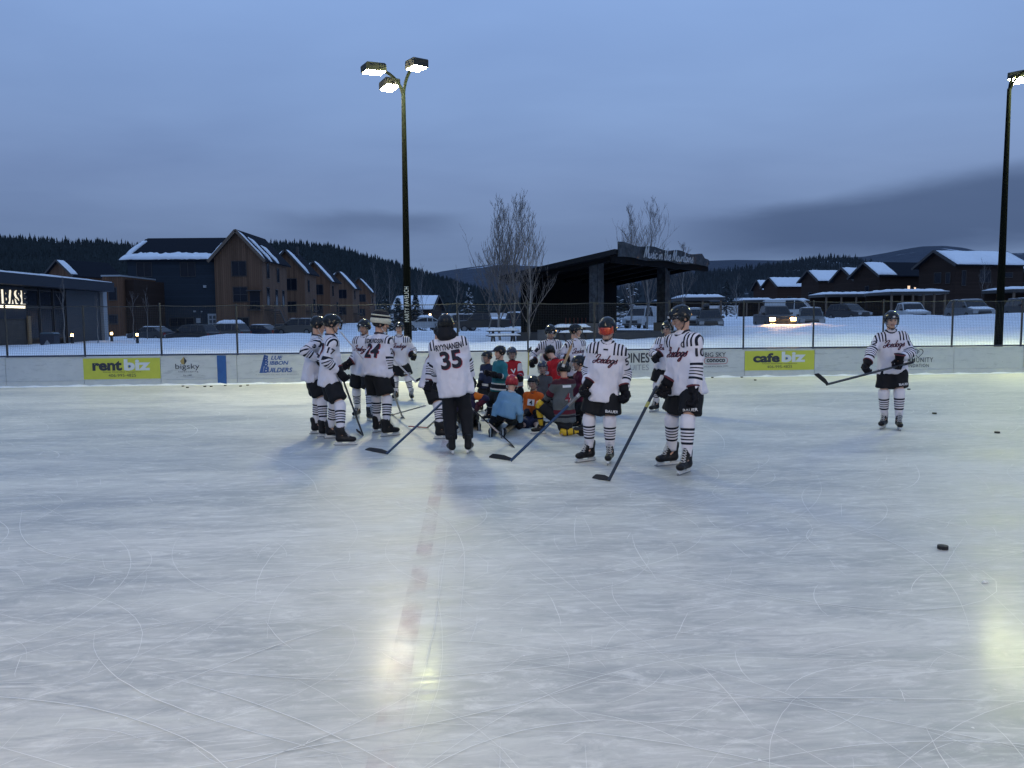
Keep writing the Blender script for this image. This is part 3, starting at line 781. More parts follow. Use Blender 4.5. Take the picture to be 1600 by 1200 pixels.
# ---- blue-grey block with the brown gable in front of it
gz = .3
pL, pR = at(338, 500, 92), at(412, 500, 92); gw = pR.x-pL.x; gxc = (pL.x+pR.x)/2
zp = at(372, 361, 92).z; ze = at(338, 402, 92).z
TH = empty('apartment_building', (gxc, 92, 0), 0, 'apartment block with blue-grey wing and tall brown board gable', 'building')
h = gw/2
MB().prism([(-h, gz-1), (h, gz-1), (h, ze), (0, zp), (-h, ze)], 0, 10).build('gable_wall', BROWN, TH)
sl = (zp-ze)/h; rf = MB(); ov = .55
for s in (-1, 1): roof_quad(rf, (s*(h+ov), -ov, ze-sl*ov+.18), (s*(h+ov), 10.5, ze-sl*ov+.18), (0, 10.5, zp+.18), (0, -ov, zp+.18))
r_ = rf.build('gable_roof', SHING, TH)
bb = MB()
for s in (-1, 1): bb.bar((s*(h+ov), -ov-.03, ze-sl*ov+.03), (0, -ov-.03, zp+.04), .06, .34)
bb.build('barge_board', WTRIM, TH)
def Pg(s, v, y): return (s*(h+ov)*(1-v), y, ze-sl*ov+.19+(zp-ze+sl*ov)*v)
for ya, yb, v0, v1, th in ((-ov, -.2, .05, .95, .16), (1.6, 2.2, 0., .8, .2), (4.2, 5.0, 0, .6, .2)):
    snow_slab('roof_snow', r_, Pg(1, v0, ya), Pg(1, v0, yb), Pg(1, v1, yb), Pg(1, v1, ya), th, 6, 3)
snow_slab('roof_snow', r_, Pg(-1, 0, -ov), Pg(-1, 0, -.3), Pg(-1, .6, -.3), Pg(-1, .6, -ov), .14, 6, 4)
for x, z, w_, h_, mu, cr in ((.1, 7.45, 1.65, 1.7, 1, False), (.15, 4.4, 1.6, 1.7, 1, True), (.3, .9, 1.5, 1.6, 1, False)):
    window(TH, x, 0, z, w_, h_, mu, cr)
# balcony right of the gable front: flat dark panel stands for the niche's shade
MB().box(h-1.55, h-.35, -.02, -.002, 3.5, 5.6).build('balcony_shade_panel', GLASS, TH)
bk = MB(); bk.box(h-1.7, h-.2, -.75, -.03, 3.35, 3.45); bk.box(h-1.7, h-.2, -.75, -.70, 4.35, 4.42)
for k in range(9): bk.box(h-1.68+k*.18, h-1.66+k*.18, -.74, -.71, 3.45, 4.35)
bk.build('balcony', BLK, TH)
MB().box(h-1.75, h-.15, -.8, -.03, 5.62, 5.72).build('balcony_roof', TRIM, TH)
T = Matrix.Translation((h, 0, 0)) @ Matrix.Rotation(R(90), 4, 'Z')
for x, z, w_, h_ in ((2.2, 7.3, .9, 1.7), (2.0, 4.0, 1.0, 2.1), (6.2, 7.0, .9, 1.7), (5.4, 3.9, .9, 2.1), (8.2, 4.0, .9, 2.0)): window(TH, x, 0, z, w_, h_, 0, False, T)
st = MB()      # outside stair down the side
for k in range(14):
    st.box(h+.1, h+1.3, 2.2+k*.32, 2.5+k*.32, 3.4-k*.22, 3.46-k*.22)
st.bar((h+1.3, 2.2, 4.4), (h+1.3, 6.8, 1.2), .05, .08); st.bar((h+1.3, 2.2, 3.4), (h+1.3, 6.8, .2), .06, .25)
st.box(h+.02, h+1.3, .4, 2.2, 3.36, 3.46); st.box(h+1.22, h+1.3, .4, .48, 0, 4.4)
st.build('outside_stair', BLK, TH)
# wing
wl = at(203, 500, 92.6).x - gxc; wr = -h; zE = at(270, 405, 91.9).z; zR = at(270, 372, 97.5).z
MB().prism([(.6, gz-1), (10, gz-1), (10, zE+.1), (5.5, zR-.1), (.6, zE+.1)], 0, wr-wl-.01, Matrix.Translation((wl, 0, 0)) @ Matrix(((0, 1, 0, 0), (1, 0, 0, 0), (0, 0, 1, 0), (0, 0, 0, 1)))).build('wing_wall', BLUEG, TH)
rf = MB(); roof_quad(rf, (wl-.6, .0, zE), (wr, .0, zE), (wr, 5.5, zR), (wl-.6+.9, 5.5, zR)); roof_quad(rf, (wl-.6, 11, zE), (wr, 11, zE), (wr, 5.5, zR), (wl-.6+.9, 5.5, zR))
r_ = rf.build('wing_roof', SHING, TH)
def Pw(u, v): return (wl-.6+(wr-wl+.6)*u + .9*v*(1-u), 0+5.5*v, zE+(zR-zE)*v+.02)
snow_slab('roof_snow', r_, Pw(.0, 0), Pw(.99, 0), Pw(.99, .26), Pw(.0, .26), .30, 40, 8, .8)
snow_slab('roof_snow', r_, Pw(.0, .2), Pw(.055, .2), Pw(.05, .85), Pw(.0, .85), .25, 5, 9, .2)
for x, z, w_, h_, mu in ((wl+2.0, 7.5, 1.7, 1.6, 1), (wl+7.2, 7.5, 1.7, 1.6, 1), (wl+6.2, 1.6, 2.9, .9, 2)): window(TH, x, .6, z, w_, h_, mu)
MB().box(wl+1.0, wl+3.5, .58, .598, 3.6, 5.9).build('porch_shade_panel', GLASS, TH)  # flat dark sheet on the wall, the porch hollow's shade given as colour
pz = MB(); pz.box(wl+.8, wl+3.6, -.3, .6, 5.9, 6.02); pz.box(wl+.8, wl+3.6, -.3, .55, 3.5, 3.6); pz.box(wl+.8, wl+.9, -.3, -.2, 3.6, 5.9); pz.build('porch', BLK, TH)
snow_slab('porch_snow', TH, (wl+.8, -.35, 5.99), (wl+1.6, -.35, 5.99), (wl+1.6, .5, 6.0), (wl+.8, .5, 6.0), .1, 5, 2)
for x, z, a, b in ((wl+9.0, 6.1, .35, .3), (wl+7.7, 3.2, .25, .2), (wl+8.6, 3.2, .15, .15), (wl+8.0, 1.9, .5, .6)): MB().box(x, x+a, .45, .6, z, z+b).build('vent', LTRIM, TH)
mb = MB(); mb.box(wr-1.15, wr-.1, .35, .6, 1.2, 3.0); f_ = mb.build('meter_board', LTRIM, TH)
for i in range(2):
    for j in range(3): MB().box(wr-.95+i*.45, wr-.65+i*.45, .31, .35, 1.4+j*.5, 1.75+j*.5).build('meter', GWALL, f_)
# ---- receding brown townhouses
rows = [(446, 478, 112, 391, 'second'), (488, 517, 130, 409, 'third'), (525, 552, 150, 424, 'fourth'), (556, 580, 176, 434, 'fifth')]
lab = ['brown board townhouse with snowy roof edge, next right of the tall gable', 'brown townhouse with a square snow patch on its roof, third gable along', 'brown townhouse with a white snow strip on its right roof slope', 'small dim townhouse at the far end of the brown row']
for (a, b, Yt, pk, _), lb in zip(rows, lab):
    xl, xr = at(a, 500, Yt).x, at(b, 500, Yt).x; zpk = at((a+b)/2, pk, Yt).z; w_ = max(5.2, xr-xl+1.)
    k = rows.index((a, b, Yt, pk, _))
    sn = [((-1, 0, .14, 0., .98), (1, 0, .16, 0., .98), (-1, 0, .95, 0., .22)), ((-1, .0, .16, .0, .98), (1, 0, .2, 0., .98), (-1, .2, .8, .05, .5)), ((1, 0, .3, 0, .95), (-1, 0, .14, 0, .9)), ((1, 0, .2, 0, .9), (-1, 0, .6, 0, .3))][k]
    e = gable_house('townhouse', (xr-w_/2, Yt, tz(xr-w_/2, Yt)*0+.4), 0, w_, 6.5, zpk-.4-2.9, zpk-.4, BROWN if k % 2 == 0 else RUST, lb, 'house', 'brown townhouses', .5, sn,
                    [('f', .6, 6.2, 1.6, 1.6, 1, False), ('f', .5, 3.0, 1.5, 1.5, 1, False), ('r', 2, 6.0, .9, 1.7, 0, False), ('r', 5, 3.0, .9, 2., 0, False), ], k == 0, 20+k)
    s2 = MB()
    for q in range(10): s2.box(w_/2+.1, w_/2+1.3, 2.+q*.35, 2.3+q*.35, 3.2-q*.28, 3.27-q*.28)
    s2.bar((w_/2+1.3, 2, 4.2), (w_/2+1.3, 5.5, 1.2), .05, .08); s2.box(w_/2, w_/2+1.3, 0.2, 2., 3.1, 3.2); s2.build('outside_stair', BLK, e)
# ---- rust building slice and small gable behind the glass hall
a0, a1 = at(163, 500, 82), at(206, 500, 82)
rb = empty('rust_building', ((a0.x+a1.x)/2, 82, 0), 0, 'narrow rust-brown block between the glass hall and the blue-grey wing', 'building'); w_ = (a1.x-a0.x)/2
MB().box(-w_, w_*.35, 0, 8, -.5, at(180, 432, 82).z).build('wall', RUST, rb); MB().box(w_*.352, w_, .8, 8, -.5, at(180, 436, 82).z).build('wall', DARKW, rb)
window(rb, -w_*.3, 0, 4.4, .8, 1.3, 0); window(rb, -w_*.35, 0, 1.9, .9, .9, 0)
MB().box(-w_-.1, w_*.37, -.1, 8, at(180, 432, 82).z, at(180, 431, 82).z+.1).build('coping', LTRIM, rb)
pk = at(92, 407, 120)
gable_house('cabin', (pk.x, 120, .3), R(-25), 6.5, 8, pk.z-.3-2.3, pk.z-.3, RUST, 'small gabled roof peeping above the flat roof at the far left', 'house', None, .5, ((1, 0, .12, .1, .95),), (), False, 31)

# ---- glass hall with the lit sign, far left
BX = -32.2
hall = empty('glass_hall', (BX, 60, 0), 0, 'low flat-roofed glass and stone hall with lit BASE sign', 'building')
zt = 5.05
MB().box(-18, -.02, -34, -8.8, -.5, zt-.72).build('stone_wall', STONE, hall)
MB().box(-18, -.02, -4.0, .6, -.5, zt-.72).build('end_wall', GWALL, hall)
MB().box(-18, -.4, -8.79, -4.01, -.5, zt-.72).build('inner_wall', BLK, hall)
MB().box(-19, 1.0, -35, .9, zt-.70, zt).build('fascia', FASC, hall)
snow_slab('roof_snow', hall, (.95, -35, zt+.0), (.95, .6, zt+.0), (-17, .6, zt+.05), (-17, -35, zt+.05), .34, 40, 12, .5)
MB().box(-.45, .22, .62, 1.2, -.3, zt-.1).build('corner_pier', LTRIM, hall)
T = Matrix.Translation((0, 0, 0)) @ Matrix.Rotation(R(90), 4, 'Z')
for k, (u0, u1) in enumerate(((-8.75, -7.2), (-7.15, -5.6), (-5.55, -4.05))):
    window(hall, (u0+u1)/2, .08, .9, u1-u0-.2, 2.0, 0, False, T); window(hall, (u0+u1)/2, .08, 3.1, u1-u0-.2, 1.0, 0, False, T)
    MB().box(-.1, .03, u1-.05, u1+.0, -.3, zt-.75).build('mullion', BLK, hall)
MB().box(.0, .08, -12.2, -8.9, 1.5+.7, 4.25).build('sign_panel', FASC, hall)
HALO = emitter('sign_halo', (1, .90, .66), 1.0)
SGN = Matrix.Rotation(R(90), 4, 'Z') @ UP
sp = None
cw_ = .80
for k, ch in enumerate('BASE'):
    V, F = text_mesh(ch, ext=.03, bold=.03); V = fit(V, .44, .88)
    yy = -10.95+k*.62
    mb = MB(); mb.add([Matrix.Translation((.20, yy, 3.62)) @ SGN @ v for v in V], F); lt = mb.build('letter', BLK, hall)
    mb = MB(); mb.add([Matrix.Translation((.12, yy-.075, 3.60)) @ SGN @ v for v in V], F); mb.build('letter_light', HALO, lt)
mb = MB(); mb.box(.10, .14, -11.75, -11.6, 2.90, 3.04); mb.box(.10, .14, -11.5, -9.0, 2.90, 3.04); mb.build('light_strip', emitter('sign_strip', (1, .86, .55), 3.5), hall)
MB().box(.05, .16, -8.8, -8.5, -.2, 2.4).build('door_frame', plain('pale_timber', (.22, .15, .08), .7), hall)
# utility box
p = at(74, 540, 46); ub = empty('utility_box', (p.x, 46, tz(p.x, 46)-.15), 0, 'dark utility box with a pale mountain mark on the snow at left', 'utility box')
MB().prism([(-.42, 0), (.42, 0), (.42, .72), (.36, .80), (-.36, .80), (-.42, .72)], 0, .6).build('cabinet', plain('box_navy', (.018, .022, .036), .6), ub)
sign('mark', ([Vector((-.26, .1, 0)), Vector((.26, .1, 0)), Vector((0, .46, 0))], [(0, 1, 2)]), INKG, ub, Matrix.Translation((0, -.006, 0)) @ UP)
MB().prism([(-.45, .80), (.45, .80), (.3, .9), (-.3, .9)], -.02, .62).build('lid', plain('box_lid', (.06, .10, .13), .5), ub)
# lit bollards
for k, (px_, py_, Y_, lb) in enumerate(((113.5, 540, 55, 'lit bollard beside the utility box'), (175, 537, 58, 'lit bollard in the middle of the three on the left snow'), (215, 538, 57, 'lit bollard in front of the blue-grey wing'))):
    p = at(px_, py_, Y_); z0 = max(p.z, tz(p.x, Y_)-.1)
    b = empty('bollard_light', (p.x, Y_, z0), 0, lb, 'bollard', 'lit path bollards')
    MB().tube([(0, 0, -.4), (0, 0, .62)], .10, 10).build('post', BLK, b)
    MB().tube([(0, 0, .625), (0, 0, .80)], .085, 10).build('lens', emitter('bollard_glow', (1, .66, .26), 16.), b)
    MB().tube([(0, 0, .805), (0, 0, .86)], .12, 10).build('cap', BLK, b)

# ------------------------------------------------------------------ stage
e1 = Vector((.655, .755, 0)); e2 = Vector((-.755, .655, 0))
sg = empty('outdoor_stage', (5.86, 44, 0), math.atan2(e1.y, e1.x), 'black open-air stage with sloping roof and Music in the Mountains banner', 'stage')
SBLK = plain('stage_black', (.0035, .004, .006), .9, .3, spec=.1); SROOF = plain('stage_roof', (.006, .007, .010), .7, .12, spec=.2); 
zf, zb, zfl = 5.78, 4.66, 1.08
rf = MB(); roof_quad(rf, (-.3, -.2, zf), (11.2, -.2, zf), (11.2, 8.6, zb), (-.3, 8.6, zb), .28); rf.build('roof', SROOF, sg)
for k in range(6): MB().bar((.3+k*2.1, .2, zf-.42), (.3+k*2.1, 8.4, zb-.40), .16, .28).build('rafter', SBLK, sg)
MB().box(.2, 10.8, 6.9, 7.15, .4, 4.85).build('back_wall', SBLK, sg)
MB().box(-.2, 11, -.1, 7.2, .45, zfl).build('stage_floor', plain('stage_concrete', (.045, .045, .048), .85, .25, 2.), sg)
BAN = Mat('banner_print'); c_ = BAN.mix(BAN.ramp(BAN.noise(3, 5, .7), .45, .65), (.006, .009, .015), (.034, .042, .055)); BAN.set(col=c_, rough=.7); BAN = BAN.m
for x in (.8, 8.6):
    c = MB().box(x-.30, x+.30, 1.5, 2.1, zfl+.002, 5.55).build('column', SBLK, sg)
    # hanging banner on the face towards the ice
    MB().box(x-.31, x+.31, 1.47, 1.495, 1.7, 5.3).build('column_banner', BAN, c)
    MB().box(x-.325, x-.303, 1.52, 2.08, 1.7, 5.3).build('column_banner', BAN, c)
    MB().box(x-.45, x+.45, 1.35, 2.25, zfl+.001, zfl+.55).build('plinth', CONC, c)
MB().box(-.2, 11.1, -.18, .1, zf-.75, zf-.32).build('front_beam', SBLK, sg)
bn = MB(); nb = 24
V = []; F = []
for i in range(nb+1):
    u = -.1+11.0*i/nb; wv = .05*math.sin(i*1.3)+.03*math.sin(i*2.9); top = zf+.38+.07*math.sin(i*.9+.5)-.10*(i/nb)-.25*(i/nb > .95); bot = zf-.42+.05*math.sin(i*.7)
    V += [(u, -.30+wv, bot), (u, -.30-wv*.5, top), (u, -.27+wv, bot), (u, -.27-wv*.5, top)]
F = [(4*i, 4*i+4, 4*i+5, 4*i+1) for i in range(nb)] + [(4*i+2, 4*i+3, 4*i+7, 4*i+6) for i in range(nb)]+[(4*i+1, 4*i+5, 4*i+7, 4*i+3) for i in range(nb)]
bn.add(V, F); bno = bn.build('banner', BAN, sg)
V, F = script_mesh('Music in the Mountains', 1., .24, .2); V = fit(V, 6.1, .78)
sign('lettering', (V, F), plain('banner_ink', (.30, .32, .35), .7), bno, Matrix.Translation((5.5, -.42, zf+.02)) @ UP)
mb = MB()
for k in range(7): mb.box(3.4+k*.45, 3.44+k*.45, 6.0, 6.05, zfl, zfl+.9)
mb.build('barrier', plain('red_barrier', (.10, .012, .010), .6), sg)
MB().box(-.55, .5, 4.2, 5.2, .4, 1.25).build('side_block', CONC, sg)

# picnic tables
def picnic(px_, py_, Y_, rz, lb):
    p = at(px_, py_, Y_); t = empty('picnic_table', (p.x, Y_, tz(p.x, Y_)), rz, lb, 'picnic table', 'picnic tables')
    WD = plain('table_timber', (.03, .026, .025), .85)
    for k in range(4): MB().box(-.95, .95, -.38+k*.195, -.20+k*.195, .70, .74).build('plank', WD, t)
    for s in (-1, 1): MB().box(-.95, .95, s*.72-.12, s*.72+.12, .42, .46).build('bench', WD, t)
    for x in (-.6, .6):
        mb = MB(); mb.bar((x, -.8, 0), (x, -.2, .70), .06, .1, (1, 0, 0)); mb.bar((x, .8, 0), (x, .2, .70), .06, .1, (1, 0, 0)); mb.bar((x, -.8, .40), (x, .8, .40), .05, .09); mb.build('trestle', WD, t)
    snow_slab('snow', t, (-.97, -.40, .75), (.97, -.40, .75), (.97, .40, .75), (-.97, .40, .75), .15, 8, 5, .1)
    for s in (-1, 1): snow_slab('snow', t, (-.95, s*.72-.12, .465), (.95, s*.72-.12, .465), (.95, s*.72+.12, .465), (-.95, s*.72+.12, .465), .1, 8, 6, .05)
picnic(786, 532, 46, R(8), 'snow-topped picnic table left of the stage')
picnic(893, 522, 42.5, R(15), 'snow-covered picnic table in front of the stage')

# ------------------------------------------------------------------ houses on the right
def row_house(name, px_, Y_, rz, w, d, eave, pk, wall, lb, snow, wins, seed, zb=None):
    p = at(px_, 500, Y_); z = zb if zb is not None else tz(p.x, Y_)
    return gable_house(name, (p.x, Y_, z), rz, w, d, eave-z, pk-z, wall, lb, 'house', 'dark houses along the right', .6, snow, wins, False, seed)
FULL = lambda s: (s, 0.02, .98, 0.0, .97)
# gable end faces left and towards the ice; ridge runs to the right (local -y is the gable)
RZ = R(-76)
def ridge_house(px0, px1, Y_, pk_y, ev_y, gw_, wall, lb, seed, rz=RZ, snow=None, wins=None, depth=None):
    pc = at(px0, 500, Y_); zpk = at(px0, pk_y, Y_).z; zev = at(px0, ev_y, Y_).z
    Lr = (px1-px0)/FPX*Y_/abs(math.sin(rz))*.98
    d = depth or Lr*1.22
    gw_ *= .80
    z0 = tz(pc.x, Y_)
    dirx, diry = -math.sin(rz), math.cos(rz)
    # the house's ridge starts at the gable peak seen at px0
    return gable_house('row_house', (pc.x, Y_, z0), rz, gw_, d, zev-z0, zpk-z0, wall, lb, 'house', 'dark houses along the right', .6,
                       snow if snow is not None else (FULL(1), FULL(-1)), wins or (), False, seed)
ridge_house(1461, 1563, 95, 393, 414, 7.2, DARKW, 'largest dark house with full snow roof behind the right lamp post', 41,
            wins=[('r', 1.2, 3.6, .5, 1.7, 0, False), ('r', 4.3, 4.0, 1.5, 1.4, 1, False), ('r', 7.6, 4.6, 1.4, .5, 0, False), ('f', .2, 4.0, 1.0, 1.2, 0, False), ('f', 1.8, 3.9, .6, 1.2, 0, False)])
ridge_house(1352, 1438, 106, 411, 430, 6.5, DARKW, 'dark-roofed house with a torn snow patch and lit porch windows', 45, snow=((1, 0, .28, .05, .97), (1, .95, 1., .2, .9)),
            wins=[('r', 4.6, 3.4, .45, .7, 0, False, True), ('r', 5.6, 3.4, .35, .5, 0, False, True), ('f', .2, 3.3, .7, .8, 0, False), ('r', 8, 3.5, 1., 1.4, 0, False)])
ridge_house(1317, 1346, 124, 419, 436, 6.2, DARKW, 'narrow snow-roofed house left of the dark-roofed one', 49, wins=[('f', 0, 3, .8, 1, 0, False)])
ridge_house(1264, 1308, 142, 423, 438, 6.4, DARKW, 'snow-roofed dark house in the middle of the receding right row', 53, wins=[('r', 2, 3, .9, 1.1, 0, False), ('f', 0.2, 3., .9, 1, 0, False)])
ridge_house(1203, 1250, 168, 434, 447, 6.6, REDW, 'snow-roofed red-brown house with patchy ridge in the right row', 57, wins=[('r', 3, 2.6, .9, 1.1, 0, False)])
ridge_house(1184, 1196, 196, 438, 451, 5.6, REDW, 'smallest and farthest snow-roofed house of the right row', 61)
ridge_house(1590, 1680, 105, 414, 440, 7, DARKW, 'snow-roofed house cut off by the right edge of the picture', 65, wins=[('f', .2, 3.2, 1, 1.1, 0, False)])
gable_house('far_house', (at(682, 500, 135).x, 135, 1.2), R(80), 7, 6.6, 3.0, 5.2, DARKW, 'low dark house with snowy roof behind the players, left of the bare trees', 'house', None, .6, (FULL(1), FULL(-1)), [('l', 2, .8, .9, 1.2, 0, False)], False, 71)
# open carports with flat snowy roofs
def carport(px0, px1, Y_, ytop, lb, depth=5., npost=5, drop=0.):
    p0, p1 = at(px0, ytop, Y_), at(px1, ytop+drop, Y_); z0 = tz((p0.x+p1.x)/2, Y_); w_ = p1.x-p0.x; h_ = p0.z-z0
    e = empty('carport', (p0.x, Y_, z0), 0, lb, 'carport', 'open carports on the right')
    MB().box(-.2, w_+.2, -.3, depth, h_-.28, h_).build('roof', TRIM, e)
    snow_slab('roof_snow', e, (-.25, -.38, h_+.0), (w_+.22, -.38, h_+.0), (w_+.22, depth, h_+.03), (-.25, depth, h_+.03), .30, 24, int(px0), .3)
    for k in range(npost):
        x = .1+(w_-.2)*k/(npost-1); MB().box(x-.09, x+.09, -.1, .08, -.3, h_-.281).build('post', WTRIM, e)
    MB().box(0, w_, depth-.2, depth-.05, -.3, h_-.282).build('back_wall', DARKW, e)
carport(1392, 1478, 84, 456, 'long carport with snow roof under the largest dark house', 6, 6)
carport(1290, 1386, 96, 460, 'carport with thin snow roof below the narrow houses', 5, 5, 0)
carport(1213, 1262, 104, 470, 'small carport with snow roof behind the parked white van', 5, 4)
carport(1166, 1206, 112, 469, 'small carport at the far left of the right-hand row', 4, 3)
carport(1068, 1128, 78, 465, 'snow-topped park shelter just right of the stage', 5, 3)
carport(1583, 1680, 80, 452, 'carport half cut off by the right edge of the picture', 5, 4)
# ------------------------------------------------------------------ vehicles
TYRE = plain('tyre', (.012, .012, .013), .9); RIM = plain('rim', (.16, .17, .18), .4, metal=.6); LAMPOFF = plain('lamp_glass', (.30, .32, .34), .15); TAIL = plain('tail_lamp', (.16, .01, .01), .3)
CARG = GLASS
def car_mat(name, col): return plain(name, col, .35, .12, 1.5)
PROF = {  # lower body outline and cabin outline, x forward (nose at -x), metres
 'suv': dict(L=4.7, W=1.86, low=[(-2.3, .35), (-2.36, .62), (-2.30, .86), (-1.25, 1.04), (2.15, 1.08), (2.33, .95), (2.33, .40), (2.25, .33)], cab=[(-1.30, 1.03), (-.55, 1.66), (.2, 1.74), (1.75, 1.70), (2.18, 1.07)], tops=(-.55, 1.75), pill=(.45, 1.25)),
 'sedan': dict(L=4.6, W=1.80, low=[(-2.25, .30), (-2.32, .55), (-2.22, .74), (-1.15, .93), (1.75, .97), (2.22, .92), (2.28, .50), (2.2, .30)], cab=[(-1.20, .92), (-.35, 1.38), (.15, 1.44), (.95, 1.40), (1.75, .96)], tops=(-.35, 1.0), pill=(.35, .9)),
 'pickup': dict(L=5.5, W=1.95, low=[(-2.7, .42), (-2.76, .75), (-2.68, 1.05), (-1.35, 1.16), (.95, 1.18), (.96, 1.22), (2.7, 1.22), (2.74, .6), (2.65, .45)], cab=[(-1.38, 1.15), (-.72, 1.78), (-.3, 1.85), (.75, 1.82), (.95, 1.17)], tops=(-.7, .78), pill=(.1, .7)),
 'van': dict(L=5.2, W=1.98, low=[(-2.55, .35), (-2.62, .70), (-2.45, 1.02), (-1.75, 1.15), (2.5, 1.2), (2.55, .9), (2.55, .42), (2.45, .35)], cab=[(-1.78, 1.14), (-1.05, 1.95), (-.6, 2.10), (2.40, 2.10), (2.5, 1.19)], tops=(-1.0, 2.42), pill=(-.1, .9))}
def car(px_, Y_, rz, kind, mat, lb, z=None, snow=0., lit=False, box=False, group='parked cars', snowy_hood=False, x=None):
    P = PROF[kind]; xx = x if x is not None else at(px_, 500, Y_).x; zz_ = z if z is not None else tz(xx, Y_)-.02
    e = empty('parked_car' if kind != 'pickup' else 'pickup_truck', (xx, Y_, zz_), rz, lb, 'car' if kind not in ('pickup', 'van') else {'pickup': 'truck', 'van': 'van'}[kind], group)
    W_ = P['W']/2
    def loft(poly, secs, name, m_, par, sm=False):
        """outline swept across the width; each section (y, inset scale about the outline's middle)"""
        mb = MB(); n = len(poly); cx_ = sum(p[0] for p in poly)/n; zlo = min(p[1] for p in poly)
        V = []
        for y, k, kz in secs: V += [(cx_+(p[0]-cx_)*k, y, zlo+(p[1]-zlo)*kz) for p in poly]
        F = [(s*n+i, s*n+(i+1) % n, (s+1)*n+(i+1) % n, (s+1)*n+i) for s in range(len(secs)-1) for i in range(n)]
        F += [tuple(range(n-1, -1, -1)), tuple((len(secs)-1)*n+i for i in range(n))]
        mb.add(V, F); return mb.build(name, m_, par)
    loft(P['low'], [(-W_, .94, .94), (-W_+.10, .99, .985), (-W_+.35, 1, 1), (W_-.35, 1, 1), (W_-.10, .99, .985), (W_, .94, .94)], 'body', mat, e)
    cab = P['cab']; zc0 = cab[0][1]; zt = max(p[1] for p in cab)
    # cabin: narrower towards the roof
    mb = MB(); V = []; n = len(cab)
    for s in (-1, 1): V += [(p[0], s*(W_-.06-(p[1]-zc0)*.24), p[1]) for p in cab]
    mb.add(V, [tuple(range(n)), tuple(range(2*n-1, n-1, -1))]+[(i+n, (i+1) % n+n, (i+1) % n, i) for i in range(n)])
    cb = mb.build('cabin', mat, e)
    def side_pt(x, z, s): return (x, s*(W_-.055-(z-zc0)*.24), z)
    def edge(x):   # cabin height at x
        for (x0, z0), (x1, z1) in zip(cab, cab[1:]):
            if x0 <= x <= x1: return z0+(z1-z0)*(x-x0)/(x1-x0)
        return zc0
    cuts = [cab[0][0]+.12, *P['pill'], cab[-1][0]-.10]
    if kind == 'van': cuts = [cab[0][0]+.12, -.3, .55]
    for s in (-1, 1):
        for a, b in zip(cuts, cuts[1:]):
            a2, b2 = a+.04, b-.04; xs = np.linspace(a2, b2, 5)
            top = [side_pt(x_, max(zc0+.04, edge(x_)-.09), s) for x_ in xs]; bot = [side_pt(x_, zc0+.035, s) for x_ in xs]
            q = MB(); q.add([Vector(p)+Vector((0, s*.004, 0)) for p in top+bot], [(i, i+1, 5+i+1, 5+i) for i in range(4)]); q.build('window', CARG, cb)
    for (x0, z0), (x1, z1), nm in ((cab[0], cab[1], 'windscreen'), (cab[-1], cab[-2], 'rear_window')):
        if kind == 'van' and nm == 'rear_window': continue
        d = Vector((x1-x0, 0, z1-z0)); nn = Vector((-d.z, 0, d.x)).normalized()*(1 if nm == 'windscreen' else -1)*.006
        q = MB(); V = []
        for t in (.08, .92):
            x_, z_ = x0+(x1-x0)*t, z0+(z1-z0)*t; w_ = W_-.06-(z_-zc0)*.24-.06
            V += [Vector((x_, -w_, z_))+nn, Vector((x_, w_, z_))+nn]
        q.add(V, [(0, 1, 3, 2)]); q.build(nm, CARG, cb)
    xw = P['L']*.30; rw = .34 if kind != 'sedan' else .31
    for sx in (-1, 1):
        for s in (-1, 1):
            w_ = MB().tube([(sx*xw, s*(W_-.20), rw), (sx*xw, s*(W_+.02), rw)], rw, 16).build('wheel', TYRE, e)
            MB().tube([(sx*xw, s*(W_+.021), rw), (sx*xw, s*(W_+.035), rw)], rw*.6, 12).build('rim', RIM, w_)
    xn = min(p[0] for p in P['low']); zn = P['low'][1][1]
    MB().box(xn-.02, xn+.15, -W_*.55, W_*.55, zn-.16, zn+.10).build('grille', BLK, e)
    MB().box(xn-.05, xn+.2, -W_*.9, W_*.9, zn-.34, zn-.20).build('bumper', TRIM, e)
    for s in (-1, 1):
        MB().box(xn-.015, xn+.22, s*W_*.72-.19, s*W_*.72+.19, zn-.04, zn+.20).build('headlight', emitter('headlight_on', (1, .55, .18), 24.) if lit else LAMPOFF, e)
        xr_ = max(p[0] for p in P['low']); MB().box(xr_-.15, xr_+.012, s*W_*.8-.1, s*W_*.8+.1, zn+.05, zn+.3).build('tail_light', TAIL, e)
        MB().box(cab[0][0]+.30, cab[0][0]+.42, s*(W_+.02)-.10, s*(W_+.02)+.10, zc0+.02, zc0+.17).build('mirror', BLK, e)
    if snow:
        t0, t1 = P['tops']; w_ = W_-.06-(zt-zc0)*.24
        snow_slab('roof_snow', e, (t0, -w_, zt-.04), (t1, -w_, zt-.04), (t1, w_, zt-.04), (t0, w_, zt-.04), snow, 10, int(abs(xx)*10), .1)
    if snowy_hood:
        xh = cab[0][0]; snow_slab('bonnet_snow', e, (xn+.15, -W_*.85, zn+.26), (xn+.15, W_*.85, zn+.26), (xh, W_*.85, zc0+.01), (xh, -W_*.85, zc0+.01), .10, 8, 3, .08)
    if box:
        mb = MB(); mb.sm = True
        rings = [(-.75, .05), (-.6, .32), (0, .40), (.7, .38), (.95, .08)]
        for i_, (x_, r_) in enumerate(rings): pass
        mb.tube([(x_+.3, .25, zt+.24) for x_, r_ in rings], [r_*.62 for x_, r_ in rings], 10); mb.build('roof_box', BLK, e)
        MB().box(-.3, .95, -.75, .75, zt+.02, zt+.05).build('roof_rack', BLK, e)
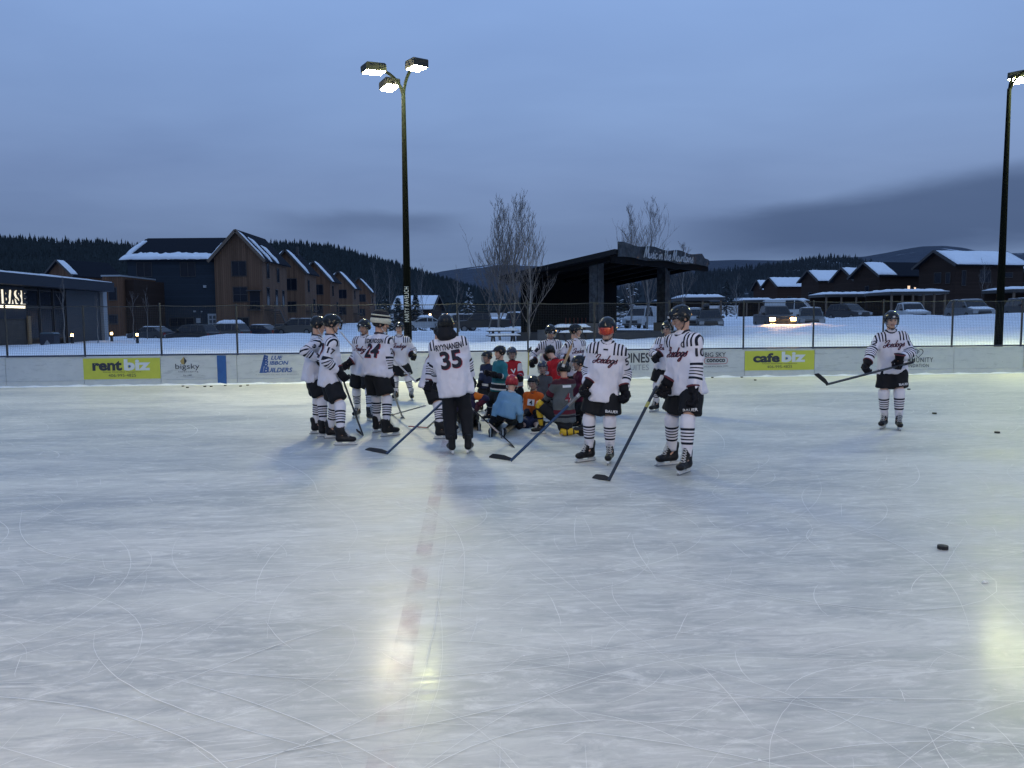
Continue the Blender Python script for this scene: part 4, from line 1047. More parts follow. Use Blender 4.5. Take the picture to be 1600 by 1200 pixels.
    if lit:
        for s in (-1, 1):
            lp = bpy.data.lights.new('headlight_beam', 'SPOT'); lp.energy = 2600; lp.color = (1, .52, .16); lp.spot_size = R(80); lp.spot_blend = .8; lp.shadow_soft_size = .08
            lo = bpy.data.objects.new('headlight_beam', lp); COL.objects.link(lo); lo.parent = e; lo.location = (xn-.06, s*W_*.72, zn+.06); lo.rotation_euler = (0, R(76), 0)
    return e
CG = [car_mat('paint_charcoal', (.020, .022, .027)), car_mat('paint_silver', (.10, .11, .12)), car_mat('paint_white', (.40, .42, .44)), car_mat('paint_black', (.012, .013, .016)), car_mat('paint_taupe', (.060, .056, .052)), car_mat('paint_navy', (.016, .024, .045))]
# left car park (noses left, at an angle)
car(236, 74, R(-20), 'sedan', CG[0], 'dark sedan behind the leftmost saplings', .15, 0.05)
car(300, 70, R(-18), 'suv', CG[3], 'charcoal sedan with a glinting headlight right of the lit bollards', .02, 0.0)
car(352, 76, R(-15), 'suv', CG[4], 'dark car carrying a thick slab of snow on its roof', .1, .32)
car(404, 78, R(-20), 'sedan', CG[5], 'dark sedan left of the taupe SUV', .25, .05)
car(440, 82, R(-16), 'sedan', CG[0], 'dark low car tucked behind the taupe SUV', .3, .0)
car(466, 78, R(-14), 'suv', CG[4], 'taupe SUV parked below the brown townhouses', .55, .03)
car(660, 82, R(20), 'sedan', CG[2], 'snow-covered car behind the tall lamp post', .9, .2, snowy_hood=True)
car(716, 80, R(12), 'suv', CG[0], 'dark SUV left of the black pickup', .85, .03)
car(752, 74, R(5), 'pickup', CG[3], 'black pickup with a rack behind the bare trees', .8, 0., box=False, group='parked trucks')
car(806, 80, R(170), 'pickup', CG[0], 'dark pickup half hidden behind the aspen trunks', .85, .12, group='parked trucks')
car(1003, 72, R(60), 'van', CG[2], 'pale trailer-like van seen through the stage', 1.0, .05, group='parked vans')
# right car park (noses towards the ice)
car(1109, 60, R(78), 'suv', CG[0], 'dark SUV with a black roof box facing the ice', None, 0., box=True)
car(1081, 64, R(72), 'suv', CG[2], 'white car just behind the captain at the stage side', None, .06)
car(1209, 57, R(84), 'pickup', CG[0], 'truck with glowing orange headlights facing the ice', None, .0, lit=True, group='parked trucks')
car(1238, 74, R(150), 'van', CG[2], 'white van parked behind the truck with lit headlights', None, .0, group='parked vans')
car(1266, 60, R(72), 'suv', CG[1], 'silver SUV right of the truck with lit headlights', None, .05)
car(1325, 80, R(110), 'suv', CG[0], 'dark car in the shade of the carport by the silver SUV', None, .0)
car(1420, 69, R(80), 'pickup', CG[2], 'white snow-dusted truck behind the player on the right', None, .06, snowy_hood=True, group='parked trucks')
car(1514, 63, R(86), 'suv', CG[1], 'grey car sunk behind the snow bank near the right lamp post', 1.55, .04, snowy_hood=True)
car(1603, 66, R(80), 'suv', CG[3], 'black car at the right edge of the picture', 1.7, .04)

# ------------------------------------------------------------------ bare trees
BARK = plain('pale_bark', (.20, .19, .18), .9, .3, 4.); TWIG = plain('twig_bark', (.115, .100, .095), .9, .3)
def bare_tree(px_, Y_, H_, lb, seed, spread=.35, r0=.07, nb=26, x=None, name='bare_tree', trunk_to=.95, first=.12, fine=2, group='bare trees', z=None, cat='tree', twr=.009):
    rs = random.Random(seed); xx = x if x is not None else at(px_, 500, Y_).x
    e = empty(name, (xx, Y_, z if z is not None else tz(xx, Y_)-.1), 0, lb, cat, group)
    tk = MB(); tk.sm = True; cr = MB(); n = 9
    bend = [Vector((rs.gauss(0, .02), rs.gauss(0, .02), 0))*H_ for _ in range(n+1)]
    pts = []; p = Vector((0, 0, 0))
    for i in range(n+1): pts.append(Vector((bend[i].x*.5+.02*H_*math.sin(seed+i*.5)*i/n, bend[i].y*.5, H_*trunk_to*i/n)))
    rad = [max(.010, r0*(1-i/n*.92)) for i in range(n+1)]
    tk.tube(pts, rad, 6); tk.build('trunk', BARK, e)
    def pos(t):
        k = min(n-1, int(t*n)); f_ = t*n-k; return pts[k].lerp(pts[k+1], f_)
    def branch(p, d, L_, r_, lev):
        m_ = 4 if lev < 2 else 3; q = [p]; c = p.copy(); dd = d.copy()
        for i in range(m_):
            dd = (dd + Vector((rs.gauss(0, .13), rs.gauss(0, .13), .16))).normalized(); c = c + dd*L_/m_; q.append(c)
        cr.tube(q, [max(.0055, r_*(1-i/m_*.8)) for i in range(m_+1)], 4 if lev == 0 else 3, False)
        if lev < fine:
            for k in range(rs.randint(3, 5)):
                t = rs.uniform(.3, 1); a = rs.uniform(0, 2*PI); i = min(m_-1, int(t*m_)); s = q[i].lerp(q[i+1], t*m_-i)
                nd = (dd*.9 + Vector((math.cos(a), math.sin(a), .25))*.55).normalized()
                branch(s, nd, L_*rs.uniform(.35, .55), max(twr, r_*.45), lev+1)
    for k in range(nb):
        t = first + (1-first)*(k+rs.random())/nb; a = rs.uniform(0, 2*PI); s = pos(min(t, .999))
        d = Vector((math.cos(a)*spread*1.6, math.sin(a)*spread*1.6, 1.0)).normalized()
        branch(s, d, H_*(.34*(1-t)+.10)*rs.uniform(.8, 1.25), max(twr, r0*(1-t)*.42+.008), 0)
    cr.build('crown', TWIG, e); return e
bare_tree(781, 49, 8.4, 'tall bare aspen with the densest upright crown, left of the stage', 3, .36, .085, 46)
bare_tree(803, 47.5, 8.5, 'tallest bare aspen, second trunk of the clump by the stage', 4, .34, .08, 46)
bare_tree(826, 44.5, 7.3, 'pale-trunked bare aspen right against the stage corner', 5, .42, .07, 34)
bare_tree(765, 52, 6.0, 'low reddish bare tree at the left of the aspen clump', 6, .6, .06, 26, first=.25)
bare_tree(716, 56, 4.6, 'slim forked bare tree between the lamp post and the aspens', 8, .5, .06, 14, first=.4, fine=1)
bare_tree(985, 66, 10.0, 'left bare tree rising behind the stage roof', 9, .32, .09, 34)
bare_tree(1013, 66, 10.4, 'right bare tree rising behind the stage roof', 10, .32, .09, 36)
bare_tree(1066, 74, 7.8, 'faint bare tree behind the end of the stage banner', 12, .4, .06, 22)
bare_tree(610, 90, 8.0, 'thin bare tree close on the left of the tall lamp post', 13, .3, .06, 18, fine=1)
bare_tree(588, 96, 8.6, 'thin bare tree in front of the last brown townhouses', 14, .3, .06, 18, fine=1)
bare_tree(660, 100, 8.4, 'thin bare tree close on the right of the tall lamp post', 15, .3, .06, 18, fine=1)
bare_tree(100, 50, 4.3, 'pale sapling trunk in front of the glass hall windows', 16, .25, .05, 8, first=.5, fine=1, group='saplings', cat='sapling')
bare_tree(152, 55, 3.4, 'thin sapling in front of the hall end wall', 17, .25, .035, 8, first=.5, fine=1, group='saplings', cat='sapling')
bare_tree(208, 60, 3.8, 'thin sapling by the middle lit bollard', 18, .25, .03, 8, first=.5, fine=1, group='saplings', cat='sapling')
bare_tree(230, 62, 4.0, 'sapling staked right of the lit bollards', 19, .25, .03, 8, first=.5, fine=1, group='saplings', cat='sapling')
bare_tree(1536, 86, 6.0, 'bare tree in front of the largest dark house', 20, .55, .05, 18, fine=1)
bare_tree(1150, 95, 5.5, 'bare tree between the park shelter and the red-brown house', 22, .5, .05, 18, fine=1)
# small conifers near the stage
def conifer(px_, Y_, H_, lb, seed, snow=.2):
    rs = random.Random(seed); xx = at(px_, 500, Y_).x; e = empty('spruce_tree', (xx, Y_, tz(xx, Y_)-.1), 0, lb, 'tree', 'spruce trees')
    MB().tube([(0, 0, 0), (0, 0, H_*.9)], [.12, .02], 6).build('trunk', TWIG, e)
    a_, b_ = MB(), MB()
    for k in range(420):
        t = rs.random()**.8; z = H_*(.06+.94*t); r_ = H_*.24*(1-t)+.12; a = rs.uniform(0, 2*PI); rr = r_*rs.uniform(.5, 1.05)
        c = Vector((math.cos(a)*rr, math.sin(a)*rr, z-rr*.25)); d = Vector((math.cos(a), math.sin(a), -.3)); s = Vector((-math.sin(a), math.cos(a), 0)); w_ = rs.uniform(.12, .3)*(1.1-t*.6); l_ = rs.uniform(.25, .5)*(1.1-t*.6)
        tgt = b_ if rs.random() < snow else a_
        tgt.add([c-d*l_*.6, c+s*w_, c+d*l_, c-s*w_, c+Vector((0, 0, .06))], [(0, 1, 4), (1, 2, 4), (2, 3, 4), (3, 0, 4), (0, 3, 2, 1)])
    a_.build('crown', CON, e); b_.build('crown_snow', SNOW, e)['kind'] = 'stuff'
conifer(733, 92, 5.2, 'small snow-flecked spruce between the lamp post and the aspens', 2, .22)
conifer(604, 74, 3.8, 'dark snow-dusted spruce left of the tall lamp post', 3, .12)
conifer(622, 78, 4.0, 'dark spruce close behind the tall lamp post', 4, .08)
conifer(650, 84, 4.4, 'dark spruce right of the tall lamp post', 5, .1)
conifer(955, 84, 6.2, 'dark spruce seen through the open stage, left of the pair', 6, .12)
conifer(985, 80, 6.0, 'dark spruce seen through the open stage, right of the pair', 7, .15)
conifer(1135, 120, 6.0, 'dark spruce behind the park shelter', 8, .05)
# low lamps by the far house
for px_, lb in ((672, 'lit lantern on the left near the far house'), (698, 'lit lantern on the right near the far house')):
    p = at(px_, 493, 88); e = empty('lantern', (p.x, 88, tz(p.x, 88)), 0, lb, 'lantern', 'lit lanterns'); hh = p.z-tz(p.x, 88)
    MB().tube([(0, 0, -.1), (0, 0, hh-.16)], .04, 6).build('post', BLK, e); MB().tube([(0, 0, hh-.15), (0, 0, hh+.2)], .10, 8).build('lens', emitter('lantern_glow', (1, .68, .34), 16.), e); MB().tube([(0, 0, hh+.205), (0, 0, hh+.3)], .15, 8).build('cap', BLK, e)
# ------------------------------------------------------------------ people: implicit surfaces meshed into one skin each
def smin(a, b, k):
    h_ = np.maximum(k-np.abs(a-b), 0)/k
    return np.minimum(a, b)-h_*h_*k*.25
def cone(a, b, ra, rb, wide=None, ratio=1.):
    a = np.array(a, float); b = np.array(b, float); ab = b-a; L2 = max(float(ab @ ab), 1e-9); R_ = max(ra, rb)*max(1, ratio)+.06
    wv = None if wide is None else np.array(wide, float)/np.linalg.norm(wide)
    def f(P):
        q = P-a; t = np.clip((q @ ab)/L2, 0, 1); o_ = q-t[..., None]*ab
        if wv is not None:
            c = o_ @ wv; r2 = np.maximum((o_*o_).sum(-1)-c*c, 0)+(c/ratio)**2
        else: r2 = (o_*o_).sum(-1)
        return np.sqrt(r2)-(ra+(rb-ra)*t)
    return f, np.minimum(a, b)-R_, np.maximum(a, b)+R_
def flatcone(a, b, ra, rb, wide=None, ratio=1., rnd=.012):
    """like cone but with cut-off ends"""
    a = np.array(a, float); b = np.array(b, float); ab = b-a; Ln = np.linalg.norm(ab); u = ab/Ln; R_ = max(ra, rb)*max(1, ratio)+.06
    wv = None if wide is None else np.array(wide, float)/np.linalg.norm(wide)
    def f(P):
        q = P-a; s = q @ u; t = np.clip(s/Ln, 0, 1); o_ = q-s[..., None]*u
        if wv is not None:
            c = o_ @ wv; r2 = np.maximum((o_*o_).sum(-1)-c*c, 0)+(c/ratio)**2
        else: r2 = (o_*o_).sum(-1)
        d1 = np.sqrt(r2)-(ra+(rb-ra)*t); d2 = np.maximum(-s, s-Ln)
        return -smin(-d1, -d2, rnd*2)
    return f, np.minimum(a, b)-R_, np.maximum(a, b)+R_
def ell(c, r, Rm=None):
    c = np.array(c, float); r = np.array(r, float); A = np.identity(3) if Rm is None else np.array(Rm)
    def f(P):
        q = (P-c) @ A; k0 = np.sqrt(((q/r)**2).sum(-1)); k1 = np.sqrt(((q/(r*r))**2).sum(-1))+1e-9
        return k0*(k0-1)/k1
    m_ = r.max()+.06
    return f, c-m_, c+m_
def axis(lo, hi, h_, fl=None, fh=None, hf=None):
    if fl is None: return np.arange(lo, hi+h_, h_)
    out = [lo]; x = lo
    while x < hi:
        x += hf if fl-h_*.4 < x < fh else h_; out.append(x)
    return np.array(out)
class Field:
    def __init__(s, xs, ys, zs):
        s.ax = (xs, ys, zs); s.F = np.full((len(xs), len(ys), len(zs)), .25, np.float32)
    def _blk(s, lo, hi):
        sl = []
        for a, l_, h_ in zip(s.ax, lo, hi): sl.append(slice(max(0, np.searchsorted(a, l_)-1), min(len(a), np.searchsorted(a, h_)+1)))
        return tuple(sl)
    def _pts(s, sl):
        return np.stack(np.meshgrid(*[a[q] for a, q in zip(s.ax, sl)], indexing='ij'), -1)
    def add(s, prim, k=.03):
        f, lo, hi = prim; sl = s._blk(lo, hi)
        if any(q.stop <= q.start for q in sl): return s
        s.F[sl] = smin(s.F[sl], f(s._pts(sl)), k); return s
    def sub(s, prim, k=.01):
        f, lo, hi = prim; sl = s._blk(lo, hi); s.F[sl] = -smin(-s.F[sl], f(s._pts(sl)), k); return s
    def apply(s, fn):
        sl = (slice(None),)*3; s.F = fn(s.F, s._pts(sl)).astype(np.float32); return s
    def mesh(s):
        F = s.F; xs, ys, zs = s.ax; ins = F < 0; nx, ny, nz = F.shape
        acc = np.zeros((nx-1, ny-1, nz-1, 3), np.float32); cnt = np.zeros((nx-1, ny-1, nz-1), np.float32)
        offs = [(i, j, k) for i in (0, 1) for j in (0, 1) for k in (0, 1)]
        def g(A, o_): return A[o_[0]:nx-1+o_[0], o_[1]:ny-1+o_[1], o_[2]:nz-1+o_[2]]
        GX = [xs, ys, zs]
        for a in offs:
            for d in range(3):
                if a[d]: continue
                b = list(a); b[d] = 1; b = tuple(b)
                m_ = g(ins, a) != g(ins, b)
                if not m_.any(): continue
                fa, fb = g(F, a)[m_], g(F, b)[m_]; t = fa/(fa-fb); idx = np.nonzero(m_)
                p = np.stack([GX[q][idx[q]+a[q]]+(t*(GX[q][idx[q]+1]-GX[q][idx[q]]) if q == d else 0) for q in range(3)], -1)
                acc[m_] += p; cnt[m_] += 1
        ok = cnt > 0; vid = np.full(ok.shape, -1, np.int64); vid[ok] = np.arange(ok.sum()); V = acc[ok]/cnt[ok][:, None]
        Q = []
        for d in range(3):
            o_ = [slice(1, -1)]*3; o2 = [slice(1, -1)]*3; o_[d] = slice(0, -1); o2[d] = slice(1, None)
            a = ins[tuple(o_)]; b = ins[tuple(o2)]; m_ = a != b
            idx = list(np.nonzero(m_)); pos = [idx[q]+(0 if q == d else 1) for q in range(3)]
            e, f_ = (d+1) % 3, (d+2) % 3
            def cell(de, df):
                c = [pos[0].copy(), pos[1].copy(), pos[2].copy()]; c[e] = c[e]-de; c[f_] = c[f_]-df
                return vid[c[0], c[1], c[2]]
            q = np.stack([cell(1, 1), cell(0, 1), cell(0, 0), cell(1, 0)], 1); flip = ~a[m_]
            q[flip] = q[flip][:, ::-1]; Q.append(q)
        Q = np.concatenate(Q); Q = Q[(Q >= 0).all(1)]
        return V, Q
def put_attr(me, name, arr):
    at_ = me.attributes.new(name, 'FLOAT', 'POINT'); at_.data.foreach_set('value', np.ascontiguousarray(arr, np.float32))
def put_col(me, name, arr):
    at_ = me.attributes.new(name, 'FLOAT_COLOR', 'POINT'); at_.data.foreach_set('color', np.ascontiguousarray(arr, np.float32).ravel())

# ---- materials for people
m = Mat('skin_and_hair'); m.set(col=m.attr('tone', 'Color'), rough=.55); m.b.inputs['Subsurface Weight'].default_value = .0; SKIN = m.m
def bands(m, v, rngs):
    out = None
    for a, b in rngs:
        q = m.math('MULTIPLY', m.math('GREATER_THAN', v, a), m.math('LESS_THAN', v, b))
        out = q if out is None else m.math('ADD', out, q)
    return out if out is not None else 0.
def cloth(m, c, rough=.85):
    w = m.noise(5, 4, .6); m.set(col=m.mix(m.ramp(w, .3, .7, 0, .22), c, m.mix(1., c, (.72, .72, .75), 'MULTIPLY')), rough=rough, spec=.25)
    m.bump(m.math('ADD', m.noise(12, 3, .6, (1, 1, .5)), m.math('MULTIPLY', m.noise(160, 1), .15)), .45, .02)
def jersey_mat(name, base, sleeve=(), hem=(), shoulder=False, yoke=None, lower=None):
    """sleeve/hem: list of (from, to, colour) along the arm / up the body"""
    m = Mat(name); c = (*base, 1); au, aw, tz_a = m.attr('au'), m.attr('aw'), m.attr('tz'); arm = m.math('GREATER_THAN', aw, 0.)
    def over(c, f, col): return m.mix(f, c, (*col, 1))
    for a, b, col in hem: c = over(c, m.math('MULTIPLY', bands(m, tz_a, [(a, b)]), m.math('SUBTRACT', 1., arm)), col)
    if yoke: c = over(c, m.math('GREATER_THAN', tz_a, yoke[0]), yoke[1])
    for a, b, col in sleeve: c = over(c, m.math('MULTIPLY', bands(m, au, [(a, b)]), arm), col)
    if shoulder:
        tx = m.math('ABSOLUTE', m.attr('tx'))
        fr = m.math('FRACT', m.math('MULTIPLY', m.math('SUBTRACT', tx, .095), 1/.046))
        f = m.math('MULTIPLY', m.math('LESS_THAN', fr, .46), m.math('MULTIPLY', m.math('GREATER_THAN', tx, .095), m.math('LESS_THAN', tx, .262)))
        f = m.math('MULTIPLY', f, m.math('MULTIPLY', m.math('GREATER_THAN', m.attr('th'), -.135), m.math('MAXIMUM', m.math('GREATER_THAN', m.attr('tf'), 0.), m.math('GREATER_THAN', tx, .19))))
        f = m.math('MULTIPLY', f, m.math('LESS_THAN', m.math('MULTIPLY', au, arm), .45)); c = over(c, f, (.010, .012, .022))
    cloth(m, c); return m.m
NAVY = (.008, .010, .020); WHITEJ = (.64, .62, .68)
ICEJ = jersey_mat('jersey_white_striped', WHITEJ, [(.82, .92, NAVY), (1.0, 1.05, NAVY), (1.13, 1.18, NAVY), (1.26, 1.31, NAVY), (1.40, 1.50, NAVY)], (), True)
m = Mat('shorts_black'); cloth(m, (.008, .009, .012, 1), .8); SHORTS = m.m
m = Mat('pants_black'); cloth(m, (.009, .010, .014, 1), .8); PANTS = m.m
def sock_mat(name, base, bs, col=NAVY):
    m = Mat(name); cloth(m, m.mix(bands(m, m.attr('lu'), bs), (*base, 1), (*col, 1))); return m.m
ICES = sock_mat('sock_white_striped', (.66, .64, .69), [(.30, .36), (.405, .44), (.485, .52), (.565, .60), (.65, .71)])
YSOCK = sock_mat('sock_yellow_banded', (.55, .36, .03), [(.30, .38), (.68, .76)]); BSOCK = sock_mat('sock_black', (.012, .012, .018), [(.4, .45)], (.3, .3, .32)); TSOCK = sock_mat('sock_tan', (.30, .25, .18), [(.3, .33)])
HELM = Mat('helmet_gloss'); HELM.set(col=HELM.mix(HELM.noise(8, 2), (.005, .006, .007), (.010, .011, .013)), rough=.20, spec=.30); HELM = HELM.m
HELMR = plain('helmet_red', (.30, .015, .02), .25); HELMN = plain('helmet_navy', (.012, .016, .035), .25)
BOOT = plain('skate_boot', (.008, .008, .010), .45, .3, 20., 0., 0., .25); HOLD = plain('skate_holder', (.50, .52, .53), .4, .1); STEEL = plain('skate_steel', (.42, .44, .46), .25, .1, metal=.9); LACE = plain('skate_lace', (.50, .50, .50), .8)
GLOVE = plain('glove_black', (.007, .007, .010), .7, .3, 25., .3, 0., .15); GLOVEM = plain('glove_maroon', (.06, .010, .02), .6, .3, 25.); GCUFF = plain('glove_cuff_red', (.10, .012, .022), .7); PALM = plain('glove_palm', (.30, .26, .17), .8)
STRAP = plain('chin_strap', (.60, .60, .58), .6); COLLAR = plain('jersey_collar', (.012, .014, .026), .8); JINK = plain('jersey_ink', (.010, .010, .020), .8); JRED = plain('jersey_ink_red', (.34, .03, .05), .8); JWHITE = plain('jersey_ink_white', (.62, .62, .64), .8)
m = Mat('visor_clear'); gl = m.n('ShaderNodeBsdfGlossy'); gl.inputs['Roughness'].default_value = .05; tr = m.n('ShaderNodeBsdfTransparent'); tr.inputs[0].default_value = (.96, .97, .98, 1); fz = m.n('ShaderNodeFresnel'); fz.inputs[0].default_value = 1.3; mx = m.n('ShaderNodeMixShader'); m.L.new(fz.outputs[0], mx.inputs[0]); m.L.new(tr.outputs[0], mx.inputs[1]); m.L.new(gl.outputs[0], mx.inputs[2]); m.L.new(mx.outputs[0], m.N['Material Output'].inputs[0]); VISOR = m.m
m = Mat('visor_mirror_orange'); m.set(col=m.mix(m.ramp(m.noise(9, 2), .3, .7), (.42, .012, .006), (.60, .09, .010)), rough=.16, metal=.5, coat=.8); VISORR = m.m
WIRE = plain('cage_wire', (.20, .21, .22), .35, metal=.6)

def ring_loft(name, pts, rads, seg, mat, parent, attr=None, wide=None, ratio=1., wob=.0, seed=0):
    """soft tube along points with a length attribute"""
    mb = MB(); mb.sm = True; rs = random.Random(seed); V = []; U_ = []
    P = [Vector(p) for p in pts]; n = len(P); prev = None; tot = sum((P[i+1]-P[i]).length for i in range(n-1)); acc = 0
    for i in range(n):
        d = (P[min(i+1, n-1)]-P[max(i-1, 0)]).normalized()
        a = Vector(wide) if wide is not None else (prev if prev is not None else d.orthogonal())
        a = (a-d*a.dot(d)).normalized(); prev = a; b = d.cross(a)
        if i: acc += (P[i]-P[i-1]).length
        for k in range(seg):
            t = 2*PI*k/seg; r_ = rads[i]*(1+wob*math.sin(3*t+i*.9+seed)+wob*.8*math.sin(5*t-i*1.7))
            V.append(P[i]+a*math.cos(t)*r_*ratio+b*math.sin(t)*r_); U_.append(acc/tot)
    F = [(i*seg+k, i*seg+(k+1) % seg, (i+1)*seg+(k+1) % seg, (i+1)*seg+k) for i in range(n-1) for k in range(seg)]
    F += [tuple(range(seg-1, -1, -1)), tuple((n-1)*seg+k for k in range(seg))]
    mb.add(V, F); me = mb.mesh(name, mat)
    if attr: put_attr(me, attr, np.array(U_))
    return link_mesh(name, me, None, parent)

# ---- shared pieces: helmet, visor, cage, glove, skate (modelled once, in their own frames)
def build_helmet():
    xs = axis(-.14, .14, .0085); ys = axis(-.17, .19, .0085); zs = axis(-.09, .18, .0085); f = Field(xs, ys, zs)
    f.add(ell((0, .012, .036), (.108, .138, .114)), .01)
    for x in (-.052, 0, .052): f.add(cone((x, -.085, .108-abs(x)*.5), (x, .10, .122-abs(x)*.5), .014, .014), .018)
    for s in (-1, 1): f.add(ell((s*.098, .02, -.005), (.018, .055, .050)), .02)
    f.add(cone((-.07, -.105, .052), (.07, -.105, .052), .014, .014), .015)
    f.sub(ell((0, .005, .02), (.090, .118, .105)), .008)
    for s in (-1, 1):
        for y in (-.03, .04): f.sub(ell((s*.066, y, .128), (.012, .022, .03)), .006)
        f.sub(ell((s*.112, .012, -.02), (.03, .022, .022)), .006)
    def cut(F, P):
        t = np.clip((P[..., 1]+.085)/.06, 0, 1); t = t*t*(3-2*t)
        return np.maximum(F, (.036*(1-t)-.058*t)-P[..., 2])
    f.apply(cut); V, Q = f.mesh(); return np_mesh('helmet', V, Q)
HELMET_ME = build_helmet()
def sheet(name, th0, th1, z0, z1, rx_, ry, n=18, nz=4, cy=.0, bulge=0., thick=.004):
    mb = MB(); mb.sm = True; V = []
    for s in (0, 1):
        for j in range(nz+1):
            v = j/nz; z = z0+(z1-z0)*v; k = 1+bulge*math.sin(PI*v)-s*thick/rx_
            for i in range(n+1):
                t = th0+(th1-th0)*i/n; V.append((math.sin(t)*rx_*k, cy-math.cos(t)*ry*k, z))
    m_ = (n+1)*(nz+1); F = []
    for j in range(nz):
        for i in range(n):
            a = j*(n+1)+i; F += [(a, a+1, a+n+2, a+n+1), (m_+a, m_+a+n+1, m_+a+n+2, m_+a+1)]
    for i in range(n): F += [(i, m_+i, m_+i+1, i+1), (nz*(n+1)+i, nz*(n+1)+i+1, m_+nz*(n+1)+i+1, m_+nz*(n+1)+i)]
    mb.add(V, F); return mb.mesh(name)
VISOR_ME = sheet('visor', R(-78), R(78), -.055, .052, .108, .145)
GOGGLE_ME = sheet('visor', R(-62), R(62), -.045, .048, .104, .138, bulge=.04, thick=.012)
def build_cage():
    mb = MB()
    for z, k in ((.03, 1.), (.0, 1.03), (-.03, 1.04), (-.062, 1.0), (-.095, .92)):
        mb.tube([(math.sin(t)*.106*k, -math.cos(t)*.152*k+(.0 if z > -.05 else .008), z) for t in np.linspace(R(-80), R(80), 15)], .0034, 5)
    for t in np.linspace(R(-66), R(66), 8):
        mb.tube([(math.sin(t)*.106*k, -math.cos(t)*.152*k, z) for z, k in ((.04, .99), (.0, 1.03), (-.03, 1.04), (-.062, 1.), (-.098, .92), (-.12, .78))], .0030, 5)
    return mb.mesh('cage')
CAGE_ME = build_cage()
mb = MB(); mb.tube([(-.088, .0, -.03), (-.075, -.035, -.085), (-.035, -.075, -.122), (0, -.085, -.130), (.035, -.075, -.122), (.075, -.035, -.085), (.088, .0, -.03)], .0055, 6); mb.sm = True
mb.tube([(-.02, -.088, -.125), (.02, -.088, -.125)], .013, 8); STRAP_ME = mb.mesh('chin_strap')
def build_glove():
    f = Field(axis(-.10, .10, .0065), axis(-.12, .08, .0065), axis(-.18, .10, .0065))
    f.add(flatcone((0, .0, .085), (0, 0, -.012), .060, .046, (1, 0, 0), 1.22, .01), .01)
    f.add(ell((0, .006, -.055), (.060, .034, .058)), .02)
    for z in (-.025, -.052, -.078): f.add(cone((-.042, .030, z), (.042, .030, z), .014, .014), .012)
    for k, x in enumerate((-.045, -.015, .016, .046)):
        l_ = (.9, 1.05, 1.0, .82)[k]
        A, B, C, D = (x, .004, -.088), (x*1.02, -.018, -.088-.040*l_), (x, -.064*l_-.004, -.088-.030*l_), (x*.98, -.070, -.084)
        f.add(cone(A, B, .0175, .0165), .008); f.add(cone(B, C, .0165, .015), .006); f.add(cone(C, D, .015, .0135), .006)
    f.add(cone((.052, -.005, -.025), (.066, -.042, -.055), .021, .019), .012); f.add(cone((.066, -.042, -.055), (.036, -.074, -.066), .019, .015), .008)
    V, Q = f.mesh(); me = np_mesh('glove', V, Q)
    V2 = V.copy(); V2[:, 0] *= -1; me2 = np_mesh('glove', V2, Q[:, ::-1]); return me, me2
GL_ME = build_glove()
def build_skate():
    f = Field(axis(-.08, .08, .0075), axis(-.26, .12, .0075), axis(-.125, .17, .0075))
    f.add(cone((0, .022, .085), (0, .020, -.05), .052, .046, (0, 1, 0), 1.15), .02); f.add(cone((0, .03, -.062), (0, -.16, -.074), .044, .038), .03)
    f.add(ell((0, -.165, -.068), (.044, .062, .040)), .015); f.add(cone((0, .068, .06), (0, .078, .098), .018, .013, (1, 0, 0), 1.4), .02)
    f.add(cone((0, -.035, .05), (0, -.052, .112), .018, .013, (1, 0, 0), 2.0), .02); f.add(cone((0, -.02, .04), (0, -.11, -.035), .036, .030), .03)
    f.sub(cone((0, .02, .16), (0, .02, .10), .038, .036), .012)
    f.apply(lambda F, P: np.maximum(F, -.104-P[..., 2])); V, Q = f.mesh(); boot = np_mesh('boot', V, Q)
    mb = MB()   # holder: two towers and a rail
    prof = [(.085, -.103), (.095, -.128), (.09, -.142), (-.205, -.142), (-.225, -.125), (-.21, -.103), (-.12, -.103), (-.105, -.126), (-.03, -.128), (-.01, -.103)]
    mb.prism([(p[0], p[1]) for p in prof], -.013, .013, Matrix.Rotation(R(90), 4, 'Z')); hold = mb.mesh('holder', HOLD)
    mb = MB(); mb.prism([(.115, -.140), (.108, -.152), (.085, -.16), (-.215, -.16), (-.240, -.150), (-.248, -.138)], -.0025, .0025, Matrix.Rotation(R(90), 4, 'Z')); blade = mb.mesh('blade', STEEL)
    mb = MB()
    for i in range(6):
        t = i/5; y, z = -.062-.062*t, .115-.13*t; w_ = .026+.008*t
        mb.tube([(-w_, y-.012+.02, z-.004), (0, y-.018, z+.004), (w_, y-.012+.02, z-.026)], .0042, 5); mb.tube([(w_, y+.008, z-.004), (0, y-.019, z), (-w_, y+.008, z-.026)], .0042, 5)
    lace = mb.mesh('laces', LACE); return boot, hold, blade, lace
SK_ME = build_skate()
def placed(name, me, mat, parent, T):
    o = bpy.data.objects.new(name, me if (mat is None or not me.materials or me.materials[0] == mat) else me.copy()); COL.objects.link(o)
    if mat is not None:
        if not o.data.materials: o.data.materials.append(mat)
        else: o.data.materials[0] = mat
    o.parent = parent; o.matrix_local = T; return o
_mcache = {}
def shared(me, mat):
    k = (me.name, mat.name)
    if k not in _mcache:
        c = me.copy(); c.materials.clear(); c.materials.append(mat); _mcache[k] = c
    return _mcache[k]
def frame(o_, x=None, y=None, z=None):
    """matrix from axis directions (y and z given; x completes)"""
    y = Vector(y).normalized(); z = Vector(z); z = (z-y*z.dot(y)).normalized(); x = y.cross(z)
    M_ = Matrix.Identity(4)
    for i in range(3): M_[i][0], M_[i][1], M_[i][2], M_[i][3] = x[i], y[i], z[i], o_[i]
    return M_
